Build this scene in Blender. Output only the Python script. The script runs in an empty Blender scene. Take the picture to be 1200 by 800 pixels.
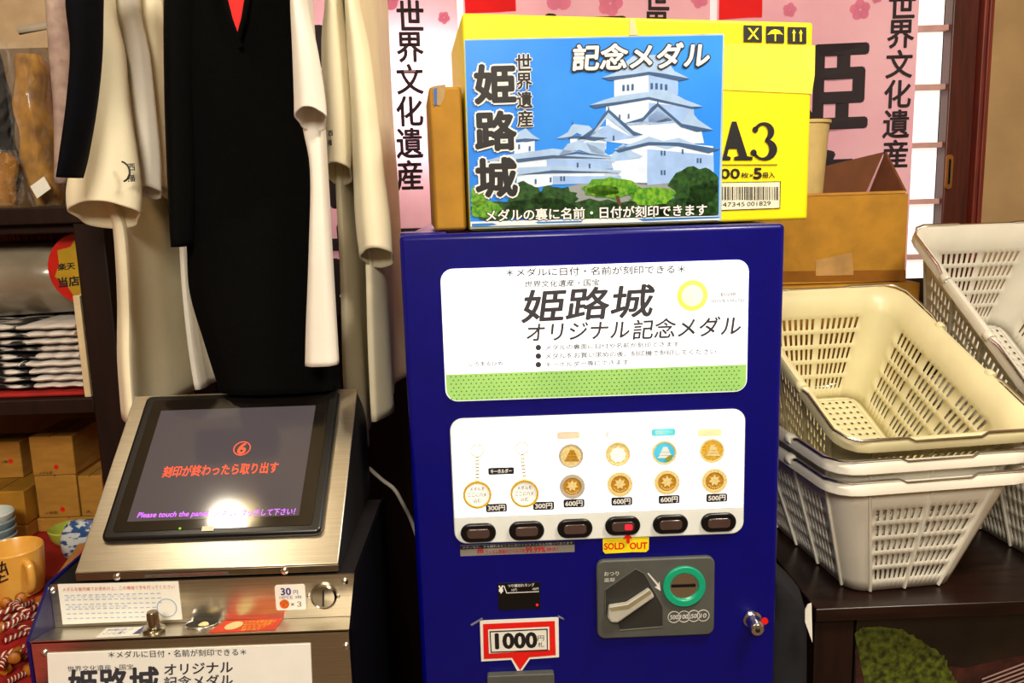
import bpy, math, random
from mathutils import Vector, Matrix, Quaternion
random.seed(7)
SC = bpy.context.scene
COL = SC.collection
ZT = 1.32                       # height of the medal machine's top above the floor
# ---------------------------------------------------------------- camera
CP = Vector((-0.127, -1.105, 0.0492 + ZT))
YAW, PIT, ROL = [math.radians(a) for a in (-0.956, 9.869, -1.751)]
FW = Vector((-math.sin(YAW) * math.cos(PIT), math.cos(YAW) * math.cos(PIT), -math.sin(PIT)))
_r = Vector((math.cos(YAW), math.sin(YAW), 0)); _u = _r.cross(FW)
RT = _r * math.cos(ROL) + _u * math.sin(ROL)
UP = _u * math.cos(ROL) - _r * math.sin(ROL)
cam = bpy.data.cameras.new('camera'); cam.sensor_width = 36; cam.lens = 36 * 1000 / 1200; cam.clip_start = 0.02
co = bpy.data.objects.new('camera', cam); COL.objects.link(co)
co.matrix_world = Matrix(((RT.x, UP.x, -FW.x, CP.x), (RT.y, UP.y, -FW.y, CP.y), (RT.z, UP.z, -FW.z, CP.z), (0, 0, 0, 1)))
SC.camera = co
# ---------------------------------------------------------------- light
SC.view_settings.view_transform = 'Standard'; SC.view_settings.look = 'None'
SC.view_settings.gamma = 1; SC.view_settings.use_curve_mapping = False
SC.view_settings.exposure = 0.0
SC.cycles.use_denoising = True
SC.cycles.max_bounces = 8; SC.cycles.transparent_max_bounces = 12
w = bpy.data.worlds.new('world'); SC.world = w; w.use_nodes = True
w.node_tree.nodes['Background'].inputs[0].default_value = (0.9, 0.95, 1, 1)
w.node_tree.nodes['Background'].inputs[1].default_value = 0.05

def area(name, loc, target, size, power, color, sy=None):
    l = bpy.data.lights.new(name, 'AREA'); l.energy = power; l.color = color; l.size = size
    if sy: l.shape = 'RECTANGLE'; l.size_y = sy
    o = bpy.data.objects.new(name, l); COL.objects.link(o); o.location = loc
    o.rotation_euler = (Vector(target) - Vector(loc)).to_track_quat('-Z', 'Y').to_euler()
    return o
area('ceiling_light_panel', (-0.35, -2.2, 2.45), (-0.35, -0.2, 0.9), 0.7, 66, (1, 0.9, 0.75))
area('ceiling_light_panel_near', (0.7, -0.75, 2.5), (0.7, -0.2, 0), 0.4, 34, (1, 0.9, 0.74))

# ---------------------------------------------------------------- geometry helpers
def ray(px, py): return RT * ((px - 600) / 1000) - UP * ((py - 400) / 1000) + FW
def U(px, py, Y):                       # point of the place seen at that direction, at depth Y
    d = ray(px, py); return CP + d * ((Y - CP.y) / d.y)
def UZ(px, py, Z):                      # ... at height Z
    d = ray(px, py); return CP + d * ((Z - CP.z) / d.z)

class Plane:
    def __init__(s, o, x, u):
        s.o = Vector(o); s.x = Vector(x).normalized(); s.u = Vector(u).normalized(); s.n = s.x.cross(s.u).normalized()
    def uv(s, px, py):
        d = ray(px, py); t = (s.o - CP).dot(s.n) / d.dot(s.n); p = CP + d * t - s.o
        return p.dot(s.x), p.dot(s.u)
    def pt(s, u, v, off=0): return s.o + s.x * u + s.u * v + s.n * off
    def px(s, px, py, off=0): u, v = s.uv(px, py); return s.pt(u, v, off)
    def mpp(s, px, py): a, b = s.uv(px, py), s.uv(px, py + 1); return math.hypot(a[0] - b[0], a[1] - b[1])

ORG = {}
def setp(o, label=None, cat=None, group=None, kind=None):
    if label: o['label'] = label
    if cat: o['category'] = cat
    if group: o['group'] = group
    if kind: o['kind'] = kind
    return o
def thing(name, label, cat, loc=(0, 0, 0), group=None, rot=None):
    o = bpy.data.objects.new(name, None); COL.objects.link(o); o.location = loc; o.empty_display_size = 0.05
    if rot: o.rotation_euler = rot
    ORG[o.name] = Vector(loc)
    return setp(o, label, cat, group)

class MB:
    def __init__(s): s.v = []; s.f = []; s.m = []
    def add(s, vs, fs, mi=0):
        b = len(s.v); s.v += [Vector(p) for p in vs]
        for f in fs: s.f.append([b + i for i in f]); s.m.append(mi)
        return s
    def box(s, a, b, mi=0, M=None):
        (x0, y0, z0), (x1, y1, z1) = a, b
        vs = [Vector(p) for p in ((x0, y0, z0), (x1, y0, z0), (x1, y1, z0), (x0, y1, z0), (x0, y0, z1), (x1, y0, z1), (x1, y1, z1), (x0, y1, z1))]
        if M: vs = [M @ p for p in vs]
        return s.add(vs, [(3, 2, 1, 0), (4, 5, 6, 7), (0, 1, 5, 4), (1, 2, 6, 5), (2, 3, 7, 6), (3, 0, 4, 7)], mi)
    def hexa(s, lo, hi, mi=0):          # two quads (same order), joined
        return s.add(list(lo) + list(hi), [(3, 2, 1, 0), (4, 5, 6, 7), (0, 1, 5, 4), (1, 2, 6, 5), (2, 3, 7, 6), (3, 0, 4, 7)], mi)
    def prism(s, pts, vec, mi=0):       # polygon swept by vec (front face = pts + vec)
        n = len(pts); v = Vector(vec); lo = [Vector(p) for p in pts]
        return s.add(lo + [p + v for p in lo], [tuple(range(n))[::-1], tuple(range(n, 2 * n))] + [(i, (i + 1) % n, n + (i + 1) % n, n + i) for i in range(n)], mi)
    def flat(s, pts, mi=0): return s.add(pts, [tuple(range(len(pts)))], mi)
    def loft(s, rings, close=True, cap0=False, cap1=False, mi=0):
        n = len(rings[0]); b = len(s.v)
        for r in rings: s.v += [Vector(p) for p in r]
        for i in range(len(rings) - 1):
            for j in range(n if close else n - 1):
                k = (j + 1) % n
                s.f.append([b + i * n + j, b + i * n + k, b + (i + 1) * n + k, b + (i + 1) * n + j]); s.m.append(mi(i, j) if callable(mi) else mi)
        if cap0: s.f.append([b + j for j in range(n)][::-1]); s.m.append(0)
        if cap1: s.f.append([b + (len(rings) - 1) * n + j for j in range(n)]); s.m.append(0)
        return s
    def tube(s, pts, r, n=8, cap=True, mi=0, closed=False):
        pts = [Vector(p) for p in pts]; rings = []; prev = None; N = len(pts)
        for i, p in enumerate(pts):
            a = pts[(i - 1) % N] if (closed or i) else p; c = pts[(i + 1) % N] if (closed or i < N - 1) else p
            t = (c - a).normalized()
            if prev is None:
                q = t.orthogonal().normalized()
            else:
                q = (prev - t * prev.dot(t)).normalized()
            prev = q; b = t.cross(q); rr = r[i] if isinstance(r, (list, tuple)) else r
            rings.append([p + (q * math.cos(2 * math.pi * k / n) + b * math.sin(2 * math.pi * k / n)) * rr for k in range(n)])
        if closed: rings.append(rings[0])
        return s.loft(rings, True, cap and not closed, cap and not closed, mi)
    def lathe(s, prof, o, ax, n=32, mi=0):   # prof: (radius, height along ax)
        ax = Vector(ax).normalized(); q = ax.orthogonal().normalized(); b = ax.cross(q); o = Vector(o)
        rings = [[o + ax * h + (q * math.cos(2 * math.pi * k / n) + b * math.sin(2 * math.pi * k / n)) * max(r, 1e-5) for k in range(n)] for r, h in prof]
        return s.loft(rings, True, prof[0][0] > 2e-5, prof[-1][0] > 2e-5, mi)
    def text(s, body, P, pl, pr, hpx, off=0.001, bold=0.0, shear=0.0, mi=0, wrap=None):
        me = text_mesh(body, 0, shear)
        xs = [v[0] for v in me[0]]; ys = [v[1] for v in me[0]]
        if not xs: return s
        x0, x1, y0, y1 = min(xs), max(xs), min(ys), max(ys)
        ul, vl = P.uv(*pl); ur, vr = P.uv(*pr)
        wd = ur - ul; hh = hpx * P.mpp((pl[0] + pr[0]) / 2, (pl[1] + pr[1]) / 2)
        sh = [(0, 0)]; k = hh / (y1 - y0)
        if bold:
            sh += [(bold * k * math.cos(math.pi * q / 4), bold * k * math.sin(math.pi * q / 4)) for q in range(8)]
            if bold > .05: sh += [(bold * .55 * k * math.cos(math.pi * q / 4), bold * .55 * k * math.sin(math.pi * q / 4)) for q in range(8)]
        for q_, (du, dv) in enumerate(sh[::-1]):
            vs = []; dep = off - .00025 * (1 - q_ / max(1, len(sh) - 1)) if len(sh) > 1 else off
            for x, y in me[0]:
                a = (x - x0) / (x1 - x0); u = ul + a * wd + du; v = vl + (vr - vl) * a + ((y - y0) / (y1 - y0) - 0.5) * hh + dv
                p = P.pt(u, v, dep); vs.append(wrap(p) + P.n * (dep - off) if wrap else p)
            s.add(vs, me[1], mi)
        return s
    def vtext(s, chars, P, top, bot, wpx, off=0.001, bold=0.0, gap=0.06, mi=0):   # characters set one under another
        n = len(chars)
        for i, c in enumerate(chars):
            a = (i + 0.5) / n; x = top[0] + (bot[0] - top[0]) * a; y = top[1] + (bot[1] - top[1]) * a
            h = (bot[1] - top[1]) / n * (1 - gap)
            s.text(c, P, (x - wpx / 2, y + wpx * 0.0152), (x + wpx / 2, y - wpx * 0.0152), h, off, bold, 0, mi)
        return s
    def build(s, name, mat, parent=None, bevel=0, solid=0, smooth=True, sub=0, local=False, seg=2):
        o0 = Vector((0, 0, 0))
        if parent is not None and not local: o0 = ORG[parent.name]
        me = bpy.data.meshes.new(name); me.from_pydata([p - o0 for p in s.v], [], s.f)
        mats = mat if isinstance(mat, (list, tuple)) else [mat]
        for m in mats: me.materials.append(m)
        if len(mats) > 1: me.polygons.foreach_set('material_index', s.m)
        o = bpy.data.objects.new(name, me); COL.objects.link(o)
        if parent is not None: o.parent = parent
        ORG[o.name] = o0
        if smooth:
            me.polygons.foreach_set('use_smooth', [True] * len(me.polygons))
            try: me.set_sharp_from_angle(angle=math.radians(38))
            except Exception: pass
        me.update()
        if sub: m = o.modifiers.new('s', 'SUBSURF'); m.levels = m.render_levels = sub
        if solid: m = o.modifiers.new('t', 'SOLIDIFY'); m.thickness = solid; m.offset = 0
        if bevel: m = o.modifiers.new('b', 'BEVEL'); m.width = bevel; m.segments = seg; m.limit_method = 'ANGLE'; m.angle_limit = math.radians(40)
        return o

_TX = {}
def text_mesh(body, bold, shear):
    k = (body, bold, shear)
    if k not in _TX:
        c = bpy.data.curves.new('t', 'FONT'); c.body = body; c.offset = bold; c.shear = shear; c.resolution_u = 3
        o = bpy.data.objects.new('t', c); COL.objects.link(o)
        bpy.context.view_layer.update()
        me = bpy.data.meshes.new_from_object(o.evaluated_get(bpy.context.evaluated_depsgraph_get()))
        _TX[k] = ([(v.co.x, v.co.y) for v in me.vertices], [tuple(p.vertices) for p in me.polygons])
        bpy.data.objects.remove(o); bpy.data.curves.remove(c); bpy.data.meshes.remove(me)
    return _TX[k]

def rrect(P, u0, v0, u1, v1, r, off=0, n=6):
    pts = []
    for cx, cy, a0 in ((u1 - r, v0 + r, -90), (u1 - r, v1 - r, 0), (u0 + r, v1 - r, 90), (u0 + r, v0 + r, 180)):
        for i in range(n + 1):
            a = math.radians(a0 + 90 * i / n); pts.append(P.pt(cx + r * math.cos(a), cy + r * math.sin(a), off))
    return pts
def slab(mb, P, quad, r, off0, off1, mi=0):     # rounded plate from px corners TL TR BR BL
    uv = [P.uv(*q) for q in quad]
    u0 = (uv[0][0] + uv[3][0]) / 2; u1 = (uv[1][0] + uv[2][0]) / 2; v1 = (uv[0][1] + uv[1][1]) / 2; v0 = (uv[2][1] + uv[3][1]) / 2
    mb.prism(rrect(P, u0, v0, u1, v1, r, off0), P.n * (off1 - off0), mi)
    return u0, v0, u1, v1
def disc(mb, P, c, rpx, off0, off1, n=24, mi=0):
    u, v = P.uv(*c); r = rpx * P.mpp(*c)
    mb.prism([P.pt(u + r * math.cos(2 * math.pi * k / n), v + r * math.sin(2 * math.pi * k / n), off0) for k in range(n)], P.n * (off1 - off0), mi)
def ring(mb, P, c, r0, r1, off0, off1, n=28, mi=0):
    u, v = P.uv(*c); s = P.mpp(*c)
    rings = [[P.pt(u + rr * s * math.cos(2 * math.pi * k / n), v + rr * s * math.sin(2 * math.pi * k / n), oo) for k in range(n)] for rr, oo in ((r0, off0), (r1, off0), (r1, off1), (r0, off1), (r0, off0))]
    mb.loft(rings)
def pol(P, pts, off=0): return [P.px(x, y, off) for x, y in pts]

def smoothstep_rows(secs, n):
    """Catmull-Rom through rows of numbers."""
    out = []; m = len(secs)
    for k in range(n + 1):
        t = k / n * (m - 1); i = min(int(t), m - 2); f = t - i
        p0, p1, p2, p3 = secs[max(i - 1, 0)], secs[i], secs[i + 1], secs[min(i + 2, m - 1)]
        out.append([0.5 * (2 * b + (c - a) * f + (2 * a - 5 * b + 4 * c - d) * f * f + (3 * b - a - 3 * c + d) * f ** 3) for a, b, c, d in zip(p0, p1, p2, p3)])
    return out

# ---------------------------------------------------------------- materials
def lin(c):
    c = c / 255; return c / 12.92 if c <= 0.04045 else ((c + 0.055) / 1.055) ** 2.4
def rgb(h): return tuple(lin(int(h[i:i + 2], 16)) for i in (0, 2, 4)) + (1,)
MATS = {}
def mat(name, hexcol, rough=0.5, metal=0.0, var=0.06, scale=30, bump=0.0, bscale=200, stretch=(1, 1, 1), emis=0.0, ecol=None, coat=0.0, trans=0.0, alpha=1.0, spec=0.5, hex2=None, sheen=0):
    if name in MATS: return MATS[name]
    m = bpy.data.materials.new(name); m.use_nodes = True; nt = m.node_tree; N = nt.nodes; L = nt.links
    b = N['Principled BSDF']; b.inputs['Roughness'].default_value = rough; b.inputs['Metallic'].default_value = metal
    b.inputs['Specular IOR Level'].default_value = spec
    tc = N.new('ShaderNodeTexCoord'); mp = N.new('ShaderNodeMapping'); mp.inputs['Scale'].default_value = stretch
    L.new(tc.outputs['Object'], mp.inputs['Vector'])
    nz = N.new('ShaderNodeTexNoise'); nz.inputs['Scale'].default_value = scale; nz.inputs['Detail'].default_value = 5
    L.new(mp.outputs[0], nz.inputs['Vector'])
    cr = N.new('ShaderNodeValToRGB'); c = rgb(hexcol)
    if hex2: c1, c2 = c, rgb(hex2)
    else: c1 = tuple(x * (1 - var * 2) for x in c[:3]) + (1,); c2 = tuple(min(1, x * (1 + var * 2)) for x in c[:3]) + (1,)
    cr.color_ramp.elements[0].position = 0.35; cr.color_ramp.elements[1].position = 0.65
    cr.color_ramp.elements[0].color = c1; cr.color_ramp.elements[1].color = c2
    L.new(nz.outputs['Fac'], cr.inputs[0]); L.new(cr.outputs[0], b.inputs['Base Color'])
    if bump:
        n2 = N.new('ShaderNodeTexNoise'); n2.inputs['Scale'].default_value = bscale; n2.inputs['Detail'].default_value = 3; L.new(mp.outputs[0], n2.inputs['Vector'])
        bp = N.new('ShaderNodeBump'); bp.inputs['Strength'].default_value = bump; bp.inputs['Distance'].default_value = 0.002
        L.new(n2.outputs['Fac'], bp.inputs['Height']); L.new(bp.outputs[0], b.inputs['Normal'])
    if emis:
        if ecol: b.inputs['Emission Color'].default_value = rgb(ecol)
        else: L.new(cr.outputs[0], b.inputs['Emission Color'])
        b.inputs['Emission Strength'].default_value = emis
    if coat: b.inputs['Coat Weight'].default_value = coat; b.inputs['Coat Roughness'].default_value = 0.08
    if trans: b.inputs['Transmission Weight'].default_value = trans
    if alpha < 1: b.inputs['Alpha'].default_value = alpha
    if sheen: b.inputs['Sheen Weight'].default_value = sheen
    MATS[name] = m; return m
def cloth_translucent(name, hexcol, fac, var=0.05, hex2=None, scale=6):
    m = mat(name, hexcol, 0.8, var=var, scale=scale, hex2=hex2); nt = m.node_tree; N = nt.nodes; L = nt.links
    b = N['Principled BSDF']; src = b.inputs['Base Color'].links[0].from_socket
    t = N.new('ShaderNodeBsdfTranslucent'); L.new(src, t.inputs[0]); mx = N.new('ShaderNodeMixShader'); mx.inputs[0].default_value = fac
    L.new(b.outputs[0], mx.inputs[1]); L.new(t.outputs[0], mx.inputs[2]); L.new(mx.outputs[0], N['Material Output'].inputs[0])
    return m
blue = mat('blue_enamel', '02036C', 0.3, var=0.03, bump=0.02, bscale=60, coat=0.12, spec=.35)
bluedark = mat('blue_enamel_edge', '09076E', 0.3, var=0.03)
lit_sign = mat('backlit_acrylic', 'F4F6F6', 0.35, var=0.01, emis=0.85, ecol='F6F9FA')
lit_disp = mat('display_backlight', 'FFFFFF', 0.35, var=0.0, emis=1.7, ecol='F2F8FF')
green_band = mat('green_band', '8CC06A', 0.4, var=0.05, emis=0.2, hex2='A2D476', scale=8)
green_dot = mat('green_dot', '1C5A20', 0.5, emis=0.05)
ink = mat('ink', '17161A', 0.5, var=0.02)
ink_soft = mat('ink_soft', '35343C', 0.5, emis=0.05)
ink_grey = mat('ink_grey', '5C5C66', 0.5, emis=0.08)
white_print = mat('white_print', 'F2F0EA', 0.5, var=0.01)
white_paper = mat('white_paper', 'ECEAE0', 0.6, var=0.02)
grey_plastic = mat('grey_plastic', 'DDE0DA', 0.4, var=0.02, emis=0.12, ecol='DDE0DA')
black_pl = mat('black_plastic', '08080A', 0.3, var=0.02)
black_mat = mat('black_matte', '070608', 0.6, var=0.02)
red_print = mat('red_print', 'E3140C', 0.5, var=0.02)
yellow_print = mat('yellow_print', 'F4E012', 0.5, var=0.02)
yellow_card = mat('yellow_card', 'F2DC04', 0.5, var=0.02, scale=12, bump=0.05, bscale=40)
yellow_tape = mat('yellow_tape', 'F0DC50', 0.25, var=0.04, scale=20, bump=0.3, bscale=50)
charcoal = mat('charcoal_plastic', '50524E', 0.5, var=0.04, bump=0.15, bscale=900)
charcoal_dk = mat('charcoal_recess', '2A2A28', 0.5, var=0.05)
lever_m = mat('lever_plastic', 'B4B2A6', 0.35, var=0.03)
green_pl = mat('green_plastic', '12A07A', 0.35, var=0.02)
chrome = mat('chrome', 'E4E4E2', 0.2, metal=1, var=0.02)
gold = mat('gold', 'E0B440', 0.35, metal=0.1, var=0.1, scale=400)
gold_pale = mat('gold_pale', 'ECD898', 0.4, metal=0.05, var=0.08, scale=400)
gold_dk = mat('gold_deep', 'C08C24', 0.35, metal=0.1, var=0.1, scale=500)
silver_rim = mat('silver_rim', 'C8C2B4', 0.3, metal=0.15, var=0.06)
steel = mat('brushed_steel', 'CFC8B8', 0.3, metal=1, var=0.05, scale=14, stretch=(1, 60, 60), bump=0.05, bscale=40)
steel_dk = mat('steel_shade', '8E8470', 0.35, metal=1, var=0.05, scale=30)
lamp_off = mat('button_lamp_off', '4A3834', 0.2, var=0.06, coat=0.5)
led_red = mat('red_led', 'FF1820', 0.4, emis=2.2, ecol='FF1428')
card = mat('cardboard', 'B07E2C', 0.75, var=0.06, scale=25, bump=0.08, bscale=140, stretch=(1, 1, 4))
card_lt = mat('cardboard_light', 'A87818', 0.75, var=0.06, scale=25, bump=0.08, bscale=140)
card_in = mat('cardboard_inside', '6A3C1C', 0.8, var=0.06, scale=25)
wood_dk = mat('dark_wood', '1E0E08', 0.6, spec=.2, var=0.12, scale=10, stretch=(6, 6, 0.7), bump=0.05)
wood_top = mat('table_wood', '1E0E0A', 0.28, var=0.25, scale=9, stretch=(1, 6, 6))
wood_red = mat('red_brown_wood', '42160C', 0.4, var=0.16, scale=9, stretch=(10, 10, 0.8), bump=0.05)
wood_red2 = mat('red_brown_frame', '661F0E', 0.5, var=0.15, scale=9, stretch=(10, 10, 0.8), bump=0.05)
plaster = mat('beige_plaster', 'A4865C', 0.9, var=0.05, scale=8, bump=0.1, bscale=120)
basket_m = mat('white_basket_plastic', 'E8E4D6', 0.38, var=0.02, scale=10, spec=0.5)
basket_c = mat('ivory_basket_plastic', 'D8CFA4', 0.38, var=0.03, scale=10)
basket_g = mat('clear_basket_plastic', 'CFCBBE', 0.3, var=0.03, scale=10)
tee_w = mat('white_cotton', 'EAE4D8', 0.85, var=0.02, scale=12, bump=0.12, bscale=500, sheen=0.1)
tee_c = mat('cream_cotton', 'EEE4C4', 0.85, var=0.02, scale=12, bump=0.12, bscale=500, sheen=0.1)
tee_n = mat('navy_cotton', '05050A', 0.9, var=0.1, bump=0.1, bscale=400, spec=0.1)
tee_b = mat('black_cotton', '030303', 0.92, var=0.1, scale=8, bump=0.15, bscale=300, spec=0.1)
red_cloth = mat('red_cloth', '9C0E08', 0.8, var=0.08, scale=30, bump=0.15, bscale=300)
# ---------------------------------------------------------------- the room
XAX = (1, 0, 0); ZAX = (0, 0, 1)
def struct(name, mb, m, parent=None, **k):
    o = mb.build(name, m, parent, **k)
    if parent is None: o['kind'] = 'structure'
    return o
floor_m = mat('dark_floor', '6A543C', 0.5, var=0.2, scale=6, stretch=(1, 5, 1))
ceil_m = mat('ceiling_board', 'C9B995', 0.9, var=0.03)
YB = 0.95
struct('floor', MB().box((-2.3, -3.2, -0.05), (2.1, 1.1, 0)), floor_m)
struct('ceiling', MB().box((-2.3, -3.2, 2.6), (2.1, 1.1, 2.65)), ceil_m)
struct('wall_left', MB().box((-2.35, -3.2, 0), (-2.3, 1.1, 2.6)), plaster)
struct('wall_right', MB().box((2.1, -3.2, 0), (2.15, 1.1, 2.6)), plaster)
struct('wall_front', MB().box((-2.3, -3.25, 0), (2.1, -3.2, 2.6)), mat('far_wall', 'D8C49C', 0.9, var=0.05))
PB = Plane((0, YB - 0.03, ZT), XAX, ZAX)
wx1 = U(1107, 100, YB - 0.03).x; px1 = U(1143, 100, YB - 0.05).x; fx1 = U(1160, 60, YB - 0.06).x
wx0 = -1.35; wz1 = ZT + 0.75; wz0 = U(460, 345, YB).z
struct('wall_back', MB().box((fx1 - .02, YB, 0), (2.1, YB + .06, 2.6)).box((-2.3, YB, 0), (wx0, YB + .06, 2.6)).box((wx0, YB, wz1), (fx1 - .02, YB + .06, 2.6)).box((wx0, YB, 0), (fx1 - .02, YB + .06, wz0)), plaster)
# papered sliding window whose paper glows in place of daylight, strongest in sunlit cells
shoji_dim = mat('shoji_paper_glow', 'E6D8D2', 0.8, var=0.03, emis=0.62, ecol='F4E4E0')
shoji_mid = mat('shoji_paper_day_glow', 'EEE6E0', 0.8, var=0.03, emis=0.9, ecol='FFF6F0')
shoji_sun_glow = mat('shoji_paper_sun_glow', 'FFFFFF', 0.8, var=0.0, emis=8, ecol='FFFFFF')
struct('trim_2', MB().box((wx0, YB - .02, .02), (wx1, YB + .01, wz0)), wood_dk)
win = thing('window_1', 'papered sliding window behind the pink banners', 'window', ((wx0 + wx1) / 2, YB, wz0)); win['kind'] = 'structure'
zb = [U(1085, y, YB - 0.03).z for y in (33, 102, 170, 236)]
pitch = (zb[0] - zb[3]) / 3
bars = [zb[0] + pitch * k for k in range(3, 0, -1)] + zb + [zb[3] - pitch * k for k in range(1, 3)]
bars = [z for z in bars if wz0 < z < wz1]
xs = [wx1 - k * 0.30 for k in range(0, 8)]
pb = MB(); edges = [wz1] + bars + [wz0]
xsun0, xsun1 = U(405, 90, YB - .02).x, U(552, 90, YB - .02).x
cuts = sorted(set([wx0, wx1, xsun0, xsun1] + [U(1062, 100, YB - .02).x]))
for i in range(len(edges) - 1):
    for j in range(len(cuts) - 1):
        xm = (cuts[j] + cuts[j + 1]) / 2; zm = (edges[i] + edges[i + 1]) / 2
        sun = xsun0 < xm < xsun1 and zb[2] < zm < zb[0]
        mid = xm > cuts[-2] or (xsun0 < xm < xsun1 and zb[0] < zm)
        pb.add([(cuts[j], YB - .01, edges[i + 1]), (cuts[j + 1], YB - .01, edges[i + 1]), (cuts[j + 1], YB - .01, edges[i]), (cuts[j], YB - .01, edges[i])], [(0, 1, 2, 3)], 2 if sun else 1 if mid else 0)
pb.build('paper', [shoji_dim, shoji_mid, shoji_sun_glow], win)
mb = MB()
for z in bars: mb.box((wx0, YB - .034, z - .006), (wx1, YB - .012, z + .006))
for x in xs:
    if wx0 < x < wx1 - .01: mb.box((x - .005, YB - .032, wz0), (x + .005, YB - .013, wz1))
mb.build('lattice', mat('lattice_wood', 'B89088', 0.6, var=0.05), win)
st = thing('door_1', 'red-brown sliding door stile with a recessed pull beside the beige wall', 'door', ((wx1 + px1) / 2, YB - .05, 0)); st['kind'] = 'structure'
MB().box((wx1, YB - .05, 0), (px1, YB - .012, wz1)).build('stile', wood_red, st, bevel=.003)
PP = Plane((0, YB - .05, ZT), XAX, ZAX)
u0, v0 = PP.uv(1106, 222); u1, v1 = PP.uv(1117, 181)
MB().prism(rrect(PP, u0, v0, u1, v1, .008, 0), PP.n * .004).build('pull_plate', mat('brass_pull', '8A5A26', 0.4, metal=.5), st, bevel=.001)
MB().prism(rrect(PP, u0 + .006, v0 + .012, u1 - .006, v1 - .010, .004, .004), PP.n * .0008).build('pull_recess', black_mat, st)
mb = MB().box((px1, YB - .07, 0), (fx1, YB, 2.6)).box((px1 + .008, YB - .078, 0), (px1 + (fx1 - px1) * .55, YB - .07, 2.6))
struct('trim_1', mb, wood_red2, bevel=.003)

# pink banners hung across the window
pink = cloth_translucent('pink_banner_cloth', 'E6B4C2', 0.55, hex2='EFC6CE', scale=5)
pink_blossom = cloth_translucent('blossom_print', 'E08CAA', 0.5)
ban_red = cloth_translucent('banner_red_print', 'E00C10', 0.3)
ban_ink = cloth_translucent('banner_ink', '2A2026', 0.25)
YBN = 0.85
PN = Plane((0, YBN, ZT), XAX, ZAX)
def bwave(x): return YBN + 0.006 * math.sin(x * 23) + 0.003 * math.sin(x * 51 + 1)
def banner(pxl, pxr, tx, ttop, tbot, big, lab, redw, red_bot, petals):
    x0, x1 = U(pxl, 120, YBN).x, U(pxr, 120, YBN).x; z1 = ZT + 0.62; z0 = wz0 + .03
    t = thing('shop_banner', lab, 'banner', ((x0 + x1) / 2, YBN, z0), group='pink banners across the window')
    nx, nz = 40, 8; mb = MB()
    for off in (0,):
        rows = [[(x0 + (x1 - x0) * i / nx, bwave(x0 + (x1 - x0) * i / nx), z0 + (z1 - z0) * j / nz) for i in range(nx + 1)] for j in range(nz + 1)]
        mb.loft(rows, False)
    mb.build('cloth', pink, t)
    wr = lambda p: Vector((p.x, bwave(p.x) - .0022, p.z))
    m2 = MB()
    for (c, (bx, by), s) in (('姫', big, 104), ('路', (big[0] - 5, big[1] + 130), 104), ('城', (big[0] - 10, big[1] + 258), 104)):
        m2.text(c, PN, (bx - s / 2, by + 1.5), (bx + s / 2, by - 1.5), s, 0, 0.028, wrap=wr)
    n = 6
    for i, c in enumerate('世界文化遺産国宝'):
        a = (i + .5) / n + (0.19 if i > 5 else 0); x = tx[0] + (tx[1] - tx[0]) * a; y = ttop + (tbot - ttop) * a; h = (tbot - ttop) / n * .92
        m2.text(c, PN, (x - 15, y + .4), (x + 15, y - .4), h, 0, 0.02, wrap=wr)
    m2.build('lettering', ban_ink, t, smooth=False)
    xr = U(pxl + redw, 0, YBN).x; zr = U(pxl + redw / 2, red_bot, YBN).z
    n = 8
    MB().loft([[wr(Vector((x0 + .004 + (xr - x0) * i / n, 0, z))) for i in range(n + 1)] for z in (zr, z1 - .01)], False).build('red_band', ban_red, t)
    for (bx, by, r) in petals:
        m3 = MB(); u, v = PN.uv(bx, by); rr = r * PN.mpp(bx, by)
        for k in range(5):
            a0 = 2 * math.pi * k / 5 + bx
            m3.flat([wr(PN.pt(u + math.cos(a0) * rr * .52 + rr * .46 * math.cos(q * math.pi / 5), v + math.sin(a0) * rr * .52 + rr * .46 * math.sin(q * math.pi / 5))) + Vector((0, .0008, 0)) for q in range(10)])
        m3.build('blossom_print', pink_blossom, t, smooth=False)
banner(258, 540, (481, 480), 0, 224, (392, 60), 'pink banner partly behind the hanging shirts, left of the brown carton', 55, 20, [(432, 12, 20), (455, -4, 18), (520, 20, 8), (330, 90, 22)])
banner(547, 832, (770, 766), -22, 190, (680, 70), 'pink banner mostly hidden behind the yellow carton', 55, 15, [(715, 4, 16), (820, -2, 12), (655, -6, 20)])
banner(840, 1071, (1057, 1046), -12, 198, (962, 101), 'pink banner with one big black character beside the door stile', 50, 22, [(1007, 12, 13), (1026, -3, 8), (925, 12, 9)])

# ---------------------------------------------------------------- medal vending machine
F = Plane((0, 0, ZT), XAX, ZAX)
vm = thing('medal_vending_machine', 'dark blue medal vending machine with two lit white panels, poster box on top', 'vending machine', (0, .2, 0))
MB().box((-.247, .03, 0), (.247, .43, ZT - .001)).build('cabinet', blue, vm, bevel=.006)
MB().box((-.25, 0, .06), (.25, .028, ZT)).build('door', blue, vm, bevel=.007, seg=3)
MB().box((-.249, .012, ZT - .004), (-.19, .06, ZT + .002)).build('hinge_cap', bluedark, vm, bevel=.001)
sg = MB(); a = slab(sg, F, [(516, 315), (876.5, 304), (875, 458), (522.5, 470)], .016, 0, .004)
sign = sg.build('upper_sign', lit_sign, vm, bevel=.0015); sign['label'] = 'lit white upper sign with calligraphy and a green lower band'
u0, v0, u1, v1 = a
vb = (F.uv(521, 438)[1] + F.uv(875, 426)[1]) / 2
gp = [p for p in rrect(F, u0 + .0015, v0 + .0015, u1 - .0015, v1, .0145, .0046)]
gp = [p for p in gp if p.z - ZT < vb]; gp.sort(key=lambda p: 0)
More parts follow.
